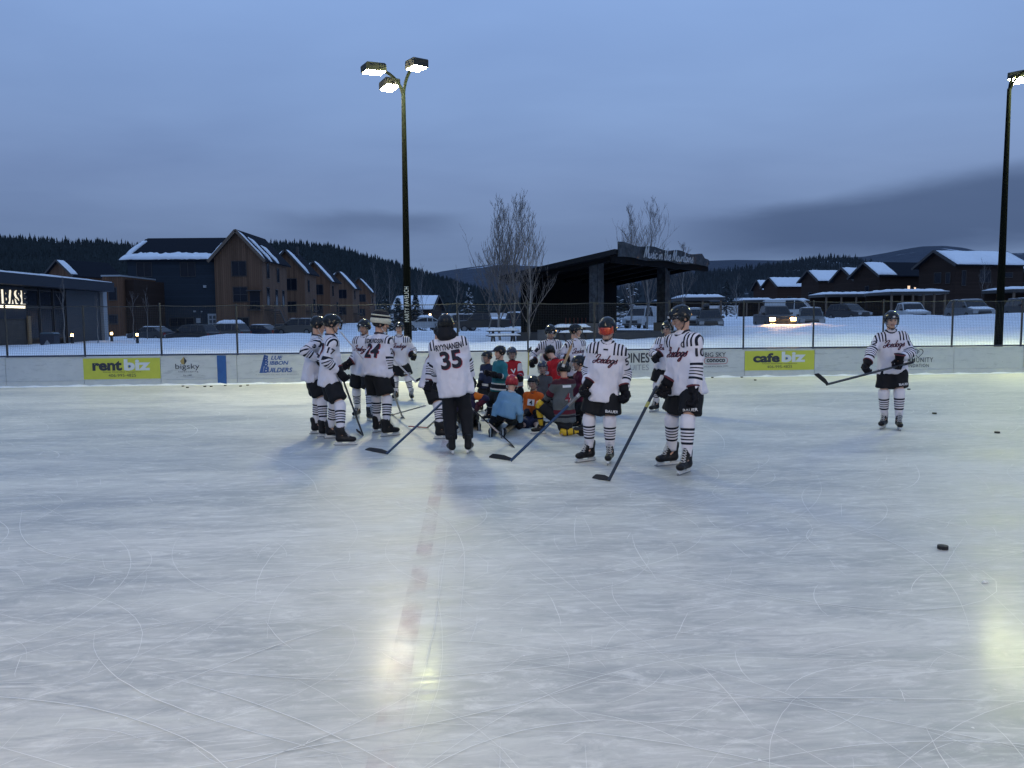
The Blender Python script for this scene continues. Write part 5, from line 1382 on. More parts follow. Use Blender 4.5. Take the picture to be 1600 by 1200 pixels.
def ik(a, c, l1, l2, hint):
    a, c = Vector(a), Vector(c); d = c-a; D = d.length
    if D > (l1+l2)*.995: c = a+d*((l1+l2)*.995/D); d = c-a; D = d.length
    D = max(D, abs(l1-l2)+.02); u = d.normalized(); x = (l1*l1-l2*l2+D*D)/(2*D); hgt = math.sqrt(max(l1*l1-x*x, 0))
    n_ = Vector(hint); n_ = n_-u*n_.dot(u); n_ = n_.normalized() if n_.length > 1e-6 else u.orthogonal().normalized()
    return a+u*x+n_*hgt, c
def proj_text(bvh, VF, origin, right, up, n_, off=.006, depth=.35):
    """wrap flat lettering on a garment"""
    V, F = VF; bm = bmesh.new(); vs = [bm.verts.new(v) for v in V]
    for f in F:
        try: bm.faces.new([vs[i] for i in f])
        except ValueError: pass
    long_ = [e_ for e_ in bm.edges if e_.calc_length() > .035]
    if long_: bmesh.ops.subdivide_edges(bm, edges=long_, cuts=2, use_grid_fill=True)
    bmesh.ops.triangulate(bm, faces=bm.faces[:])
    last = None; o_ = Vector(origin); right = Vector(right).normalized(); up = Vector(up).normalized(); n_ = Vector(n_).normalized()
    kill = []
    for v in bm.verts:
        p = o_+right*v.co.x+up*v.co.y
        h_ = bvh.ray_cast(p+n_*depth, -n_, depth*2)
        if h_[0] is not None: v.co = h_[0]+n_*off
        else: kill.append(v)
    bmesh.ops.delete(bm, geom=kill, context='VERTS')
    V2 = [v.co.copy() for v in bm.verts]; bm.verts.index_update(); F2 = [tuple(v.index for v in f.verts) for f in bm.faces]; bm.free(); return V2, F2
SKINS = [(.50, .29, .21), (.56, .34, .25), (.44, .25, .18)]
PEOPLE = []
def person(sp):
    s = sp.get('s', 1.); hs = sp.get('hs', s*.5+.5)       # body scale, head scale
    feet = sp['feet']; fw = [gnd(f[0], f[1]) if f[2] != 'k' else gnd(f[0], f[1]) for f in feet]
    Y0 = sp.get('Y', (fw[0].y+fw[1].y)/2); base = Vector(((fw[0].x+fw[1].x)/2, Y0, 0))
    yaw = R(sp['yaw']); e = empty('person', base, yaw, sp['label'], 'person', sp['group'])
    TW = Matrix.Translation(base) @ Matrix.Rotation(yaw, 4, 'Z'); TI = TW.inverted()
    def loc(q): return TI @ at(q[0], q[1], Y0+q[2])
    hip = loc(sp['hip']); neck = loc(sp['neck']); U = (neck-hip); TL = U.length; U = U.normalized()
    tw = R(sp.get('twist', 0)); X = Vector((math.cos(tw), math.sin(tw), 0)); X = (X-U*X.dot(U)).normalized(); Fr = X.cross(U)*-1   # X: person's left, Fr: front
    if Fr.y > 0 and abs(tw) < R(80): Fr = -Fr
    shw = .160*s*sp.get('bulk', 1.); S = {}; 
    for k, sg_ in (('l', 1), ('r', -1)): S[k] = neck-U*.085*s+X*sg_*shw
    # head
    hy, hp = sp.get('head', (0, 10)); HM = Matrix.Rotation(R(hy)-yaw, 4, 'Z') @ Matrix.Rotation(R(hp), 4, 'X')
    nk = neck+U*.02*s
    if 'headpos' in sp: hc = loc(sp['headpos'])
    else: hc = nk+(HM.to_3x3() @ Vector((0, -.025, .0)))*hs+Vector((0, 0, .158*hs))+U*.012
    HM = Matrix.Translation(hc) @ HM @ Matrix.Diagonal((hs, hs, hs, 1)); H3 = np.array(HM.to_3x3())/hs
    def hp_(x, y, z): return tuple(HM @ Vector((x, y, z)))
    # limbs
    la, lf = .30*s, .265*s; elb, wri = {}, {}
    for k, sg_ in (('l', 1), ('r', -1)):
        q = sp.get('h'+k); tgt = loc(q) if q is not None else S[k]+X*sg_*.08*s-U*.52*s+Fr*.08*s
        hint = sp.get('e'+k); hint = Vector(hint) if hint else X*sg_*.28-Fr*.8-U*.35
        elb[k], wri[k] = ik(S[k], tgt, la, lf, hint)
    knee, ank, fm, hipj = {}, {}, {}, {}
    fyaw = {}
    for i, (k, sg_) in enumerate((('l', 1), ('r', -1))):
        f = feet[0 if k == sp.get('first', 'r') else 1]; g = TI @ gnd(f[0], f[1]); hipj[k] = hip+X*sg_*.095*s-U*.02
        kn = sp.get('k'+k)
        if f[2] == 'k':      # kneeling: shin along the ice, toe down
            ank[k] = g+Vector((0, 0, .10*s)); knee[k] = TI @ gnd(kn[0], kn[1])+Vector((0, 0, .075*s))
            shin = (knee[k]-ank[k]).normalized(); fm[k] = frame(ank[k], None, (0, 0, 1), shin)  # skate: y back -> up, z up -> towards knee
        else:
            ank[k] = g+Vector((0, 0, .16*s)); fa = R(f[2])-yaw; fwd = Vector((math.sin(fa), -math.cos(fa), 0))
            fm[k] = frame(ank[k], None, -fwd, (0, 0, 1))
            if kn is not None: knee[k] = loc(kn)
            else:
                D_ = (ank[k]-hipj[k]).length*(1.012 if s > .85 else 1.02); knee[k], _ = ik(hipj[k], ank[k], D_*.505, D_*.495, fwd*1.+Vector((0, 0, .05)))
    # ---------- body: one skin
    allp = [hip, neck, hc, *elb.values(), *wri.values(), *knee.values(), *ank.values(), *S.values()]
    lo = np.min([np.array(p) for p in allp], 0)-.16*s-.02; hi = np.max([np.array(p) for p in allp], 0)+.16*s+.02
    fr_ = .15*hs; hcn = np.array(hc)
    gax = [axis(lo[i], hi[i], .026, hcn[i]-fr_, hcn[i]+fr_, .0095) for i in range(3)]
    B = Field(*gax); bk = .05*s
    B.add(cone(hip-U*.02, hip+U*TL*.45, .105*s, .105*s, X, 1.35), bk); B.add(cone(hip+U*TL*.4, neck-U*.10*s, .105*s, .10*s, X, 1.5), bk); B.add(cone(S['l'], S['r'], .055*s, .055*s), bk)
    for k in 'lr':
        B.add(cone(S[k], elb[k], .052*s, .043*s), .04); B.add(cone(elb[k], wri[k], .043*s, .030*s), .03)
        hd = (wri[k]-elb[k]).normalized(); B.add(cone(wri[k], wri[k]+hd*.03*s, .030*s, .026*s), .02)
        B.add(cone(hipj[k], knee[k], .080*s, .058*s), bk); B.add(cone(knee[k], ank[k], .056*s, .040*s), .03)
        tv = fm[k].to_3x3() @ Vector((0, -1, 0)); B.add(cone(ank[k]-tv*.02, ank[k]+tv*.13*s-(fm[k].to_3x3() @ Vector((0, 0, 1)))*.05*s, .036*s, .028*s), .02)
    def hcone(a, b, ra, rb, kk, **kw): B.add(cone(hp_(*a), hp_(*b), ra*hs, rb*hs, **kw), kk)
    B.add(cone(tuple(neck-U*.03), hp_(0, .03, -.05), .066*s, .056*hs), .03)
    B.add(ell(hp_(0, .014, .030), np.array((.076, .094, .090))*hs, H3), .02)
    hcone((0, -.02, .0), (0, -.042, -.072), .066, .046, .02); hcone((0, -.062, -.098), (0, -.058, -.094), .024, .024, .02)
    hcone((0, -.088, .022), (0, -.112, -.026), .010, .0155, .010); hcone((-.03, -.083, .036), (.03, -.083, .036), .014, .014, .015)
    for sg_ in (-1, 1):
        B.add(ell(hp_(sg_*.080, .012, -.012), np.array((.012, .026, .032))*hs, H3), .008); B.sub(ell(hp_(sg_*.032, -.104, .010), np.array((.017, .016, .012))*hs, H3), .008); B.add(ell(hp_(sg_*.032, -.082, .008), np.array((.012, .012, .012))*hs, H3), .003)
        hcone((sg_*.045, -.06, -.03), (sg_*.04, -.06, -.035), .026, .026, .02)
    hcone((-.020, -.090, -.060), (.020, -.090, -.060), .0095, .0095, .006)
    V, Q = B.mesh(); me = np_mesh('body', V, Q); me.materials.append(SKIN)
    hl = (V-hcn) @ H3/hs; tone = np.tile(np.array((*SKINS[sp.get('skin', 0)], 1.)), (len(V), 1)); hair = np.array((*sp.get('hair', (.035, .022, .014)), 1.))
    near = (np.abs(hl) < .16).all(1)
    m_ = near & ((hl[:, 1] > .030) & (hl[:, 2] > sp.get('hairz', -.055)) | (hl[:, 2] > .055)); tone[m_] = hair
    for sg_ in (-1, 1):
        dd = np.linalg.norm(hl-np.array((sg_*.032, -.094, .008)), axis=1); tone[near & (dd < .013)] = (.03, .022, .018, 1)
        m_ = near & (np.abs(hl[:, 0]-sg_*.034) < .022) & (np.abs(hl[:, 2]-.033) < .006) & (hl[:, 1] < -.07); tone[m_] = hair
    m_ = near & (np.abs(hl[:, 0]) < .026) & (np.abs(hl[:, 2]+.060) < .009) & (hl[:, 1] < -.07); tone[m_] = (.30, .12, .10, 1)
    put_col(me, 'tone', tone); link_mesh('body', me, None, e)
    # ---------- jersey
    jl = sp.get('hem', -.12)*s; hemp = hip+U*jl; bulk = sp.get('bulk', 1.); seed = len(PEOPLE)*7.3
    jlo = lo-.05; jhi = hi+.05; J = Field(*[axis(jlo[i], jhi[i], .0165 if s > .85 else .0145) for i in range(3)])
    td = .124*s*bulk
    tor = [flatcone(hemp, hip+U*TL*.55, td*1.36, td*1.18, X, 1.38, .015), cone(hip+U*TL*.45, neck-U*.15*s, td*1.10, td*.98, X, 1.36), cone(S['l']-X*.01-U*.02*s, S['r']+X*.01-U*.02*s, .080*s, .080*s), cone(neck-U*.09*s, neck+U*.0, .095*s, .070*s), cone(neck-U*.045*s, S['l'], .070*s, .075*s), cone(neck-U*.045*s, S['r'], .070*s, .075*s)]
    arms = {}
    for k in 'lr':
        c0 = elb[k].lerp(wri[k], .90)
        arms[k] = [cone(S[k], elb[k], .080*s*bulk, .070*s*bulk), flatcone(elb[k]-(c0-elb[k]).normalized()*.02, c0, .071*s*bulk, .062*s, None, 1., .012)]
    for p in tor: J.add(p, .055*s)
    for k in 'lr':
        J.add(arms[k][0], .05*s); J.add(arms[k][1], .035*s)
    Un = np.array(U); Xn = np.array(X); hn = np.array(hemp)
    def folds(F, P):
        a = P @ Xn; b = P @ Un; c_ = P[..., 1]
        n1_ = vnoise(a*9+seed+b*2.5, c_*9+seed, b*4.2+a*3); n2_ = vnoise(a*19-b*7+seed, c_*19, b*9+a*8+seed)
        w_ = np.clip(1.2-(b-hn @ Un)/(TL*1.15), .35, 1.)
        rip = np.sin((a*11+c_*6)+n1_*3)*np.clip(1-(b-hn @ Un)/.30, 0, 1)*.007
        return F + (np.abs(n1_)*.036-.011)*w_*s + np.abs(n2_)*.015*s-.0045+rip*s
    J.apply(folds)
    V, Q = J.mesh(); me = np_mesh('jersey', V, Q); me.materials.append(sp['jersey'])
    dt = np.min([p[0](V) for p in tor], 0); da = {k: np.min([p[0](V) for p in arms[k]], 0) for k in 'lr'}
    def param(k):
        A, Bp, C = np.array(S[k]), np.array(elb[k]), np.array(elb[k].lerp(wri[k], 1.))
        def sg2(a, b):
            ab = b-a; t = ((V-a) @ ab)/(ab @ ab); tc = np.clip(t, 0, 1); return t, np.linalg.norm(V-a-tc[:, None]*ab, axis=1)
        t1, d1 = sg2(A, Bp); t2, d2 = sg2(Bp, C); w_ = 1/(1+np.exp(np.clip((d2-d1)/.012, -30, 30))); return np.clip(t1, 0, 1.25)*(1-w_)+(1+np.clip(t2, -.2, 1.2))*w_
    pl_, pr_ = param('l'), param('r'); left = da['l'] < da['r']
    put_attr(me, 'au', np.where(left, pl_, pr_)); put_attr(me, 'aw', dt-np.minimum(da['l'], da['r'])-.004)
    nk_n = np.array(neck); put_attr(me, 'tf', ((V-nk_n) @ np.array(Fr))/s); put_attr(me, 'tx', ((V-nk_n) @ Xn)/s); put_attr(me, 'th', ((V-nk_n) @ Un)/s); put_attr(me, 'tz', ((V-hn) @ Un)/(nk_n-hn).dot(Un))
    jo = link_mesh('jersey', me, None, e); bvh = BVHTree.FromPolygons([tuple(v) for v in V.astype(float)], [tuple(q) for q in Q.tolist()])
    # collar
    cpt = [nk+U*.015*s+(X*math.cos(t)*.078+(-Fr if False else Fr)*math.sin(t)*.082)*s-U*(.045*s if math.sin(t) > .6 else .01)*max(0, math.sin(t)) for t in np.linspace(0, 2*PI, 17)]
    MB().tube(cpt, .013*s, 6).build('collar', sp.get('collar', COLLAR), jo)
    RT = {'f': (-X if False else X, -1)}
    for tx_ in sp.get('texts', ()):
        where, kind, txt, wd, ht, up_, sd, mats = tx_
        if kind == 's': VF0 = script_mesh(txt, 1., .22, .3)
        else: VF0 = text_mesh(txt, bold=.03)
        if where in 'fb':
            n_ = Fr if where == 'f' else -Fr; rt = X if where == 'f' else -X; org = hip+U*(TL*up_)+rt*sd
            upv = U + (rt*.12 if kind == 's' else rt*0.)
        else:
            k = 'l' if where == 'L' else 'r'; sg_ = 1 if k == 'l' else -1; ax_ = (S[k]-elb[k]).normalized(); n_ = X*sg_+Fr*sd; n_ = (n_-ax_*n_.dot(ax_)).normalized(); rt = ax_.cross(n_); upv = ax_; org = S[k].lerp(elb[k], up_)
        for j, (mt, gx_, off) in enumerate(mats):
            Vf = fit(VF0[0], wd*s, ht*s); Vf = [Vector((v.x+gx_*s, v.y-gx_*s, 0)) for v in Vf]
            PV, PF = proj_text(bvh, (Vf, VF0[1]), org, rt, upv, n_, off)
            if PF: q = MB(); q.add(PV, PF); q.build('script' if kind == 's' else ('number' if txt.isdigit() else 'lettering'), mt, jo)
    if sp.get('hood'):
        MB_ = Field(*[axis(np.array(neck)[i]-.26, np.array(neck)[i]+.26, .014) for i in range(3)])
        MB_.add(cone(neck-X*.075*s-Fr*.03+U*.045, neck+X*.075*s-Fr*.03+U*.045, .062*s, .062*s), .03); MB_.add(cone(neck-Fr*.04+U*.04, neck-Fr*.03+U*.13*s, .085*s, .085*s, X, 1.22), .04); MB_.add(cone(neck-Fr*.09+U*.035, neck-Fr*.06+U*.08, .05*s, .06*s, X, 1.6), .04)
        MB_.apply(lambda F, P: F+vnoise(P[..., 0]*14, P[..., 1]*14, P[..., 2]*14)*.008)
        V, Q = MB_.mesh(); me = np_mesh('hood', V, Q); me.materials.append(PANTS); link_mesh('hood', me, None, e)
    # ---------- shorts or long pants
    L_ = {k: (knee[k]-hipj[k]) for k in 'lr'}; sm_ = sp.get('shorts', SHORTS)
    D = Field(*[axis(jlo[i], jhi[i], .0185) for i in range(3)])
    D.add(cone(hip+U*.08*s, hip-U*.02*s, .112*s*bulk, .118*s*bulk, X, 1.25), .05); full = sp.get('pants')
    for k in 'lr':
        if full:
            D.add(cone(hipj[k], knee[k], .100*s, .086*s), .05); D.add(flatcone(knee[k], knee[k].lerp(ank[k], .90), .088*s, .080*s), .05)
        else:
            t1 = sp.get('shlen', .80); hh = hipj[k]
            D.add(cone(hh, hh.lerp(knee[k], .35), .092*s, .115*s), .05); D.add(flatcone(hh.lerp(knee[k], .2), hh.lerp(knee[k], t1), .110*s, .134*s, X, 1.06, .015), .05)
    D.apply(lambda F, P: F+(np.abs(vnoise(P[..., 0]*8+seed, P[..., 1]*8, P[..., 2]*4))*.020+np.abs(vnoise(P[..., 0]*17+seed, P[..., 1]*17, P[..., 2]*10))*.008-.010)*s)
    V, Q = D.mesh(); me = np_mesh('pants' if full else 'shorts', V, Q); me.materials.append(PANTS if full else sm_); so_ = link_mesh('pants' if full else 'shorts', me, None, e)
    if sp.get('brand'):
        k = sp['brand']; bv2 = BVHTree.FromPolygons([tuple(v) for v in V.astype(float)], [tuple(q) for q in Q.tolist()]); VF0 = text_mesh('BAUER', bold=.02); c0 = hipj[k].lerp(knee[k], .66)
        sgn = 1 if k == 'l' else -1; nb_ = (Fr+X*sgn*sp.get('bside', .3)).normalized(); PV, PF = proj_text(bv2, (fit(VF0[0], .16*s, .035*s), VF0[1]), c0, -nb_.cross(U) if False else U.cross(nb_), U, nb_, .006)
        if PF: q = MB(); q.add(PV, PF); q.build('lettering', JWHITE, so_)
    # ---------- socks, skates
    sock = sp.get('sock', ICES)
    for k in 'lr':
        if not full:
            a, b = knee[k].lerp(hipj[k], .12), knee[k].lerp(ank[k], .93); pts = [knee[k].lerp(hipj[k], .14)]+[knee[k].lerp(ank[k], t) for t in np.linspace(0, .93, 13)]
            rr = [.080]+[.084, .083, .080, .077, .075, .073, .071, .068, .064, .060, .056, .053, .052]
            ring_loft('sock', pts, [r_*s for r_ in rr], 18, sock, e, 'lu', None, 1., .012, len(PEOPLE))
        T = fm[k] @ Matrix.Diagonal((s, s, s, 1)); bo = placed('skate', shared(SK_ME[0], BOOT), None, e, T)
        for nm, q in zip(('holder', 'blade', 'laces'), SK_ME[1:]): placed(nm, q, None, bo, Matrix.Identity(4))
    # ---------- gloves
    for k in 'lr':
        d = (wri[k]-elb[k]).normalized(); pn = sp.get('p'+k); pn = Vector(pn) if pn else (-X*(1 if k == 'l' else -1)*.6+Fr*.5)
        T = frame(wri[k]+d*.015*s, None, -pn, -d) @ Matrix.Diagonal((s*1.08, s*1.08, s*1.08, 1)); gm = sp.get('glove', GLOVE)
        go = placed('glove', shared(GL_ME[0] if k == 'r' else GL_ME[1], gm), None, e, T)
        if s > .9:
            q = MB(); q.tube([(math.cos(t)*.0735, math.sin(t)*.060, .070) for t in np.linspace(0, 2*PI, 17)], .010, 6); cu_ = q.mesh('cuff', GCUFF); placed('cuff', cu_, None, go, Matrix.Identity(4))
            VF0 = text_mesh('TRUE', bold=.03); Vf = fit(VF0[0], .075, .022); q = MB(); q.add([(v.x, .0655+.0 if False else .064-abs(v.x)*abs(v.x)*3, .045+v.y) for v in Vf], VF0[1]); q.build('lettering', JWHITE, go)
    # ---------- helmet
    ho = placed('helmet', shared(HELMET_ME, sp.get('helmet', HELM)), None, e, HM)
    v_ = sp.get('face', 'visor'); I4 = Matrix.Identity(4)
    if v_ == 'visor': placed('visor', shared(VISOR_ME, VISOR), None, ho, I4)
    if v_ == 'goggle': placed('visor', shared(GOGGLE_ME, VISORR), None, ho, I4)
    if v_ == 'cage': placed('cage', shared(CAGE_ME, WIRE), None, ho, I4)
    placed('chin_strap', shared(STRAP_ME, sp.get('strap', BLK)), None, ho, I4)
    if s > .9 and v_ != 'goggle':
        MB().box(-.016, .016, -.130, -.124, .062, .085).build('badge', JWHITE, ho)
    if sp.get('hat'):
        W1, W2 = plain('hat_cream', (.60, .57, .44), .95, .15, 40., .8), plain('hat_black', (.012, .012, .016), .95, .2, 40., .8)
        q = MB(); q.sm = True
        rings = [(.010, .112, .142), (.020, .128, .158), (.05, .136, .166), (.082, .130, .160), (.096, .112, .142)]
        for i in range(len(rings)-1):
            V = []
            for z, a, b in rings[i:i+2]: V += [(math.cos(t)*a, .012+math.sin(t)*b, z) for t in np.linspace(0, 2*PI, 24, endpoint=False)]
            q.add(V, [(k, (k+1) % 24, 24+(k+1) % 24, 24+k) for k in range(24)])
        ht_ = q.build('wool_hat', W1, e); ht_.matrix_local = HM
        rg = [(.088, .118, .146), (.150, .118, .138), (.195, .100, .112), (.220, .06, .065), (.228, .01, .01)]; q = MB(); q.sm = True; qw = MB()
        for i in range(len(rg)-1):
            V = []
            for z, a, b in rg[i:i+2]: V += [(math.cos(t)*a, .02+math.sin(t)*b, z) for t in np.linspace(0, 2*PI, 24, endpoint=False)]
            q.add(V, [(k, (k+1) % 24, 24+(k+1) % 24, 24+k) for k in range(24)])
        q.build('crown', W2, ht_)
        qw.tube([(math.cos(t)*.118, .02+math.sin(t)*.140, .136) for t in np.linspace(0, 2*PI, 25)], .012, 6); qw.build('band', W1, ht_)
    info = dict(e=e, wrist={k: TW @ wri[k] for k in 'lr'}, TW=TW, Y=Y0); PEOPLE.append(info); return info

# ------------------------------------------------------------------ sticks
SHAFT = {'black': plain('stick_black', (.014, .015, .020), .35), 'blue': plain('stick_blue', (.014, .040, .095), .4), 'white': plain('stick_pale', (.40, .36, .36), .4), 'wood': plain('stick_wood', (.30, .20, .11), .6), 'red': plain('stick_red', (.28, .02, .02), .4), 'grey': plain('stick_grey', (.16, .15, .14), .5), 'yellow': plain('stick_yellow', (.34, .32, .08), .5)}
TAPE = plain('blade_tape', (.012, .012, .014), .85); GRIP = plain('grip_tape', (.42, .42, .42), .85)
def stick(butt, heel, tip, label, shaft='black', blade='tape', grip=GRIP, mid=None, sc=1., midt=(.3, .36)):
    butt, heel, tip = Vector(butt), Vector(heel), Vector(tip); e = empty('hockey_stick', heel, 0, label, 'hockey stick', 'hockey sticks'); o_ = heel
    d = (heel-butt).normalized(); bl = tip-heel; pl_n = d.cross(bl).normalized(); ref = d.cross(pl_n)
    MB().bar(butt-o_, heel-o_, .020*sc, .029*sc, ref).build('shaft', SHAFT[shaft], e)
    a = butt; b = butt.lerp(heel, .10); MB().bar(a-d*.012-o_, b-o_, .024*sc, .033*sc, ref).build('grip', grip, e)
    if mid: MB().bar(butt.lerp(heel, midt[0])-o_, butt.lerp(heel, midt[1])-o_, .0235*sc, .0325*sc, ref).build('sleeve', SHAFT[mid], e)
    # blade: curved loft; upper edge leans with the shaft
    upb = (-d-bl.normalized()*(-d).dot(bl.normalized())).normalized(); V = []; n = 9; hh = .060*sc; Lb = bl.length
    for i in range(n+1):
        t = i/n; c = bl*t+pl_n*.028*math.sin(t*PI*.5)*t; h_ = hh*(.62+.38*min(1, t*3))*(1 if t < .82 else math.sqrt(max(.04, 1-((t-.82)/.19)**2))); lift = hh*.0+.012*t*t
        for w_ in (-.006, .006): V += [c+pl_n*w_+upb*lift*.3, c+pl_n*w_+upb*(h_+lift*.3)]
    F = []
    for i in range(n):
        k = 4*i; F += [(k, k+4, k+5, k+1), (k+2, k+3, k+7, k+6), (k+1, k+5, k+7, k+3), (k, k+2, k+6, k+4)]
    F += [(0, 1, 3, 2), (4*n, 4*n+2, 4*n+3, 4*n+1)]
    mb = MB(); mb.add(V, F); mb.build('blade', TAPE if blade == 'tape' else SHAFT[blade], e)
    return e
# ------------------------------------------------------------------ the people in the picture (photo positions; third value of a point is depth off the person)
GA, GK = 'hockey players in white striped jerseys', 'children in hockey kit'
NUM = lambda t, wd, ht, up=.66, wh='b': (wh, 'n', t, wd, ht, up, 0., [(JRED, .010, .005), (JINK, 0., .009)])
SCR2 = lambda wd=.31, ht=.165, sd=0., up=.62: ('f', 's', 'Icedogs', wd, ht, up, sd, [(JRED, .004, .005), (JINK, 0, .009)])
SLV = lambda k, t, sd=0., up=.62: (k, 'n', t, .055*len(t)+.01, .095, up, sd, [(JINK, 0, .006)])
p5 = person(dict(label='player number 5 in mirrored orange goggles standing alone facing the camera', group=GA, yaw=-14, s=.98, feet=[(921, 721, -55), (953, 723, -15)], first='r', hip=(943, 606, 0), neck=(949, 537, 0), head=(-20, 14), hem=-.16,
     hl=(976, 610, -.10), hr=(917, 602, -.06), jersey=ICEJ, face='goggle', brand='l', texts=[SCR2(), SLV('L', '5', .8, .45), ('f', 'n', 'A', .05, .06, .79, -.11, [(JINK, 0, .006)]), ('f', 'n', '-', .06, .02, .87, .0, [(JINK, 0, .006)])], skin=1))
p10 = person(dict(label='captain number 10 looking down, nearest the camera, in white striped jersey', group=GA, yaw=-54, s=1.04, feet=[(1050, 727, -66), (1073, 739, -38)], first='r', hip=(1073, 598, 0), neck=(1066, 522, 0), head=(-76, 26), hem=-.12, bulk=1.04,
     hl=(1084, 612, -.24), hr=(1042, 600, .0), jersey=ICEJ, face='visor', brand='l', bside=1.0, texts=[SCR2(.32, .17, -.01), SLV('L', '10', .1, .45), ('f', 'n', 'C', .05, .07, .80, .10, [(JINK, 0, .006)])]))
p12b = person(dict(label='player half hidden behind the captain, with bent arm and dark gloves', group=GA, yaw=-30, s=.97, feet=[(1025, 643, -45), (1045, 646, -20)], first='r', hip=(1040, 571, 0), neck=(1043, 528, 0), head=(-35, 18), hem=-.08,
     hr=(1027, 556, -.30), hl=(1050, 575, -.25), er=(-1, .3, -.5), jersey=ICEJ, texts=[SLV('R', '2', .5, .7), SCR2()]))
p12 = person(dict(label='player number 12 standing apart at the right, holding a stick across', group=GA, yaw=-10, s=1.0, feet=[(1381, 669, -40), (1404, 671, -20)], first='r', hip=(1394, 570, 0), neck=(1392, 519, 0), head=(-12, 8), hem=-.13,
     hr=(1354, 570, -.22), hl=(1406, 561, -.30), el=(1, .2, -.3), er=(-1, .1, -.1), jersey=ICEJ, brand='l', texts=[SCR2(), SLV('L', '12', .9, .55), SLV('R', '12', .9, .6)], skin=1))
p35 = person(dict(label='player number 35 seen from behind in long black pants and hood', group=GA, yaw=184, s=.96, feet=[(706, 709, 195), (732, 708, 172)], first='l', hip=(711, 600, 0), neck=(699, 529, 0), headpos=(697, 508, 0), head=(176, 14), hem=-.16, bulk=1.1, hood=True, pants=True,
     hl=(684, 608, .26), hr=(738, 603, .24), er=(-1, .4, -.3), el=(1, .4, -.3), jersey=ICEJ, face='none', texts=[NUM('35', .29, .25, .55), ('b', 'n', 'RYYNANEN', .36, .085, .83, 0., [(JINK, 0, .007)])]))
p17 = person(dict(label='player number 17 in front at the left, seen from the side and behind', group=GA, yaw=112, s=.97, feet=[(533, 696, 95), (517, 685, 110)], first='r', hip=(515, 589, 0), neck=(517, 526, 0), head=(105, 12), hem=-.14, bulk=1.05,
     hr=(531, 581, -.15), hl=(520, 578, .35), jersey=ICEJ, texts=[SLV('R', '17', .2, .5), NUM('17', .26, .22)], skin=1, hair=(.05, .035, .02)))
p9 = person(dict(label='player number 9 at the far left, partly hidden behind number 17', group=GA, yaw=108, s=.97, feet=[(506, 683, 100), (494, 678, 115)], first='r', hip=(488, 585, 0), neck=(496, 527, 0), head=(95, 15), hem=-.12,
     hr=(498, 562, -.28), hl=(512, 566, .2), er=(-.8, .6, -.8), jersey=ICEJ, strap=STRAP, texts=[NUM('9', .15, .22), SLV('R', '9', .2, .5)]))
p2 = person(dict(label='player in the left group facing the camera behind the woolly hat player', group=GA, yaw=-25, s=.97, feet=[(559, 652, -10), (578, 658, 40)], first='r', hip=(566, 577, 0), neck=(570, 527, 0), head=(-20, 12), hem=-.10,
     hr=(545, 567, -.12), hl=(580, 566, -.28), jersey=ICEJ, texts=[SCR2()]))
p24 = person(dict(label='player number 24 wearing a black and cream woolly hat over the helmet', group=GA, yaw=150, s=1.0, feet=[(589, 676, 150), (604, 682, 125)], first='l', hip=(587, 581, 0), neck=(593, 525, .10), head=(98, 7), hem=-.08, bulk=1.05, hat=True, strap=STRAP,
     hr=(609, 590, -.05), hl=(602, 580, .4), jersey=ICEJ, face='none', texts=[NUM('24', .27, .23, .56), ('b', 'n', 'EDMUNDSON', .34, .075, .83, 0., [(JINK, 0, .007)]), SLV('R', '24', .3, .55)], hair=(.06, .035, .02)))
p0 = person(dict(label='player facing the camera at the back left beside the lamp post', group=GA, yaw=0, s=1.0, feet=[(619, 625, -15), (643, 625, 12)], first='r', hip=(625, 566, 0), neck=(624, 526, 0), head=(0, 5), hem=-.06,
     hl=(645, 555, -.15), hr=(609, 553, -.22), jersey=ICEJ, brand='l', strap=STRAP, texts=[SCR2(.32, .17)], skin=1))
p6 = person(dict(label='player bending forward, mostly hidden behind number 35', group=GA, yaw=95, s=.97, feet=[(688, 686, 95), (696, 676, 80)], first='r', hip=(671, 599, .0), neck=(687, 540, .1), head=(90, 30), hem=-.10,
     hr=(664, 622, -.25), hl=(690, 615, .1), er=(-.3, 1, -.2), jersey=ICEJ, texts=[SLV('R', '9', .2, .45), NUM('9', .15, .22)]))
p1 = person(dict(label='player leaning over the children at the back, helmet tipped down', group=GA, yaw=8, s=.95, feet=[(846, 641, -10), (870, 640, 15)], first='r', hip=(860, 580, .12), neck=(860, 533, -.12), head=(15, 26), hem=-.10,
     hr=(833, 565, -.32), hl=(857, 556, -.42), jersey=ICEJ, texts=[SLV('R', '1', .8, .5)]))
p7 = person(dict(label='player at the back turning right, behind the child in maroon', group=GA, yaw=28, s=.95, feet=[(893, 640, 20), (914, 640, 35)], first='r', hip=(902, 578, .0), neck=(898, 532, 0), head=(70, 4), hem=-.10,
     hr=(884, 560, -.3), hl=(917, 564, -.1), jersey=ICEJ, strap=STRAP, texts=[SCR2(), SLV('L', '8', .7, .5)], skin=1))

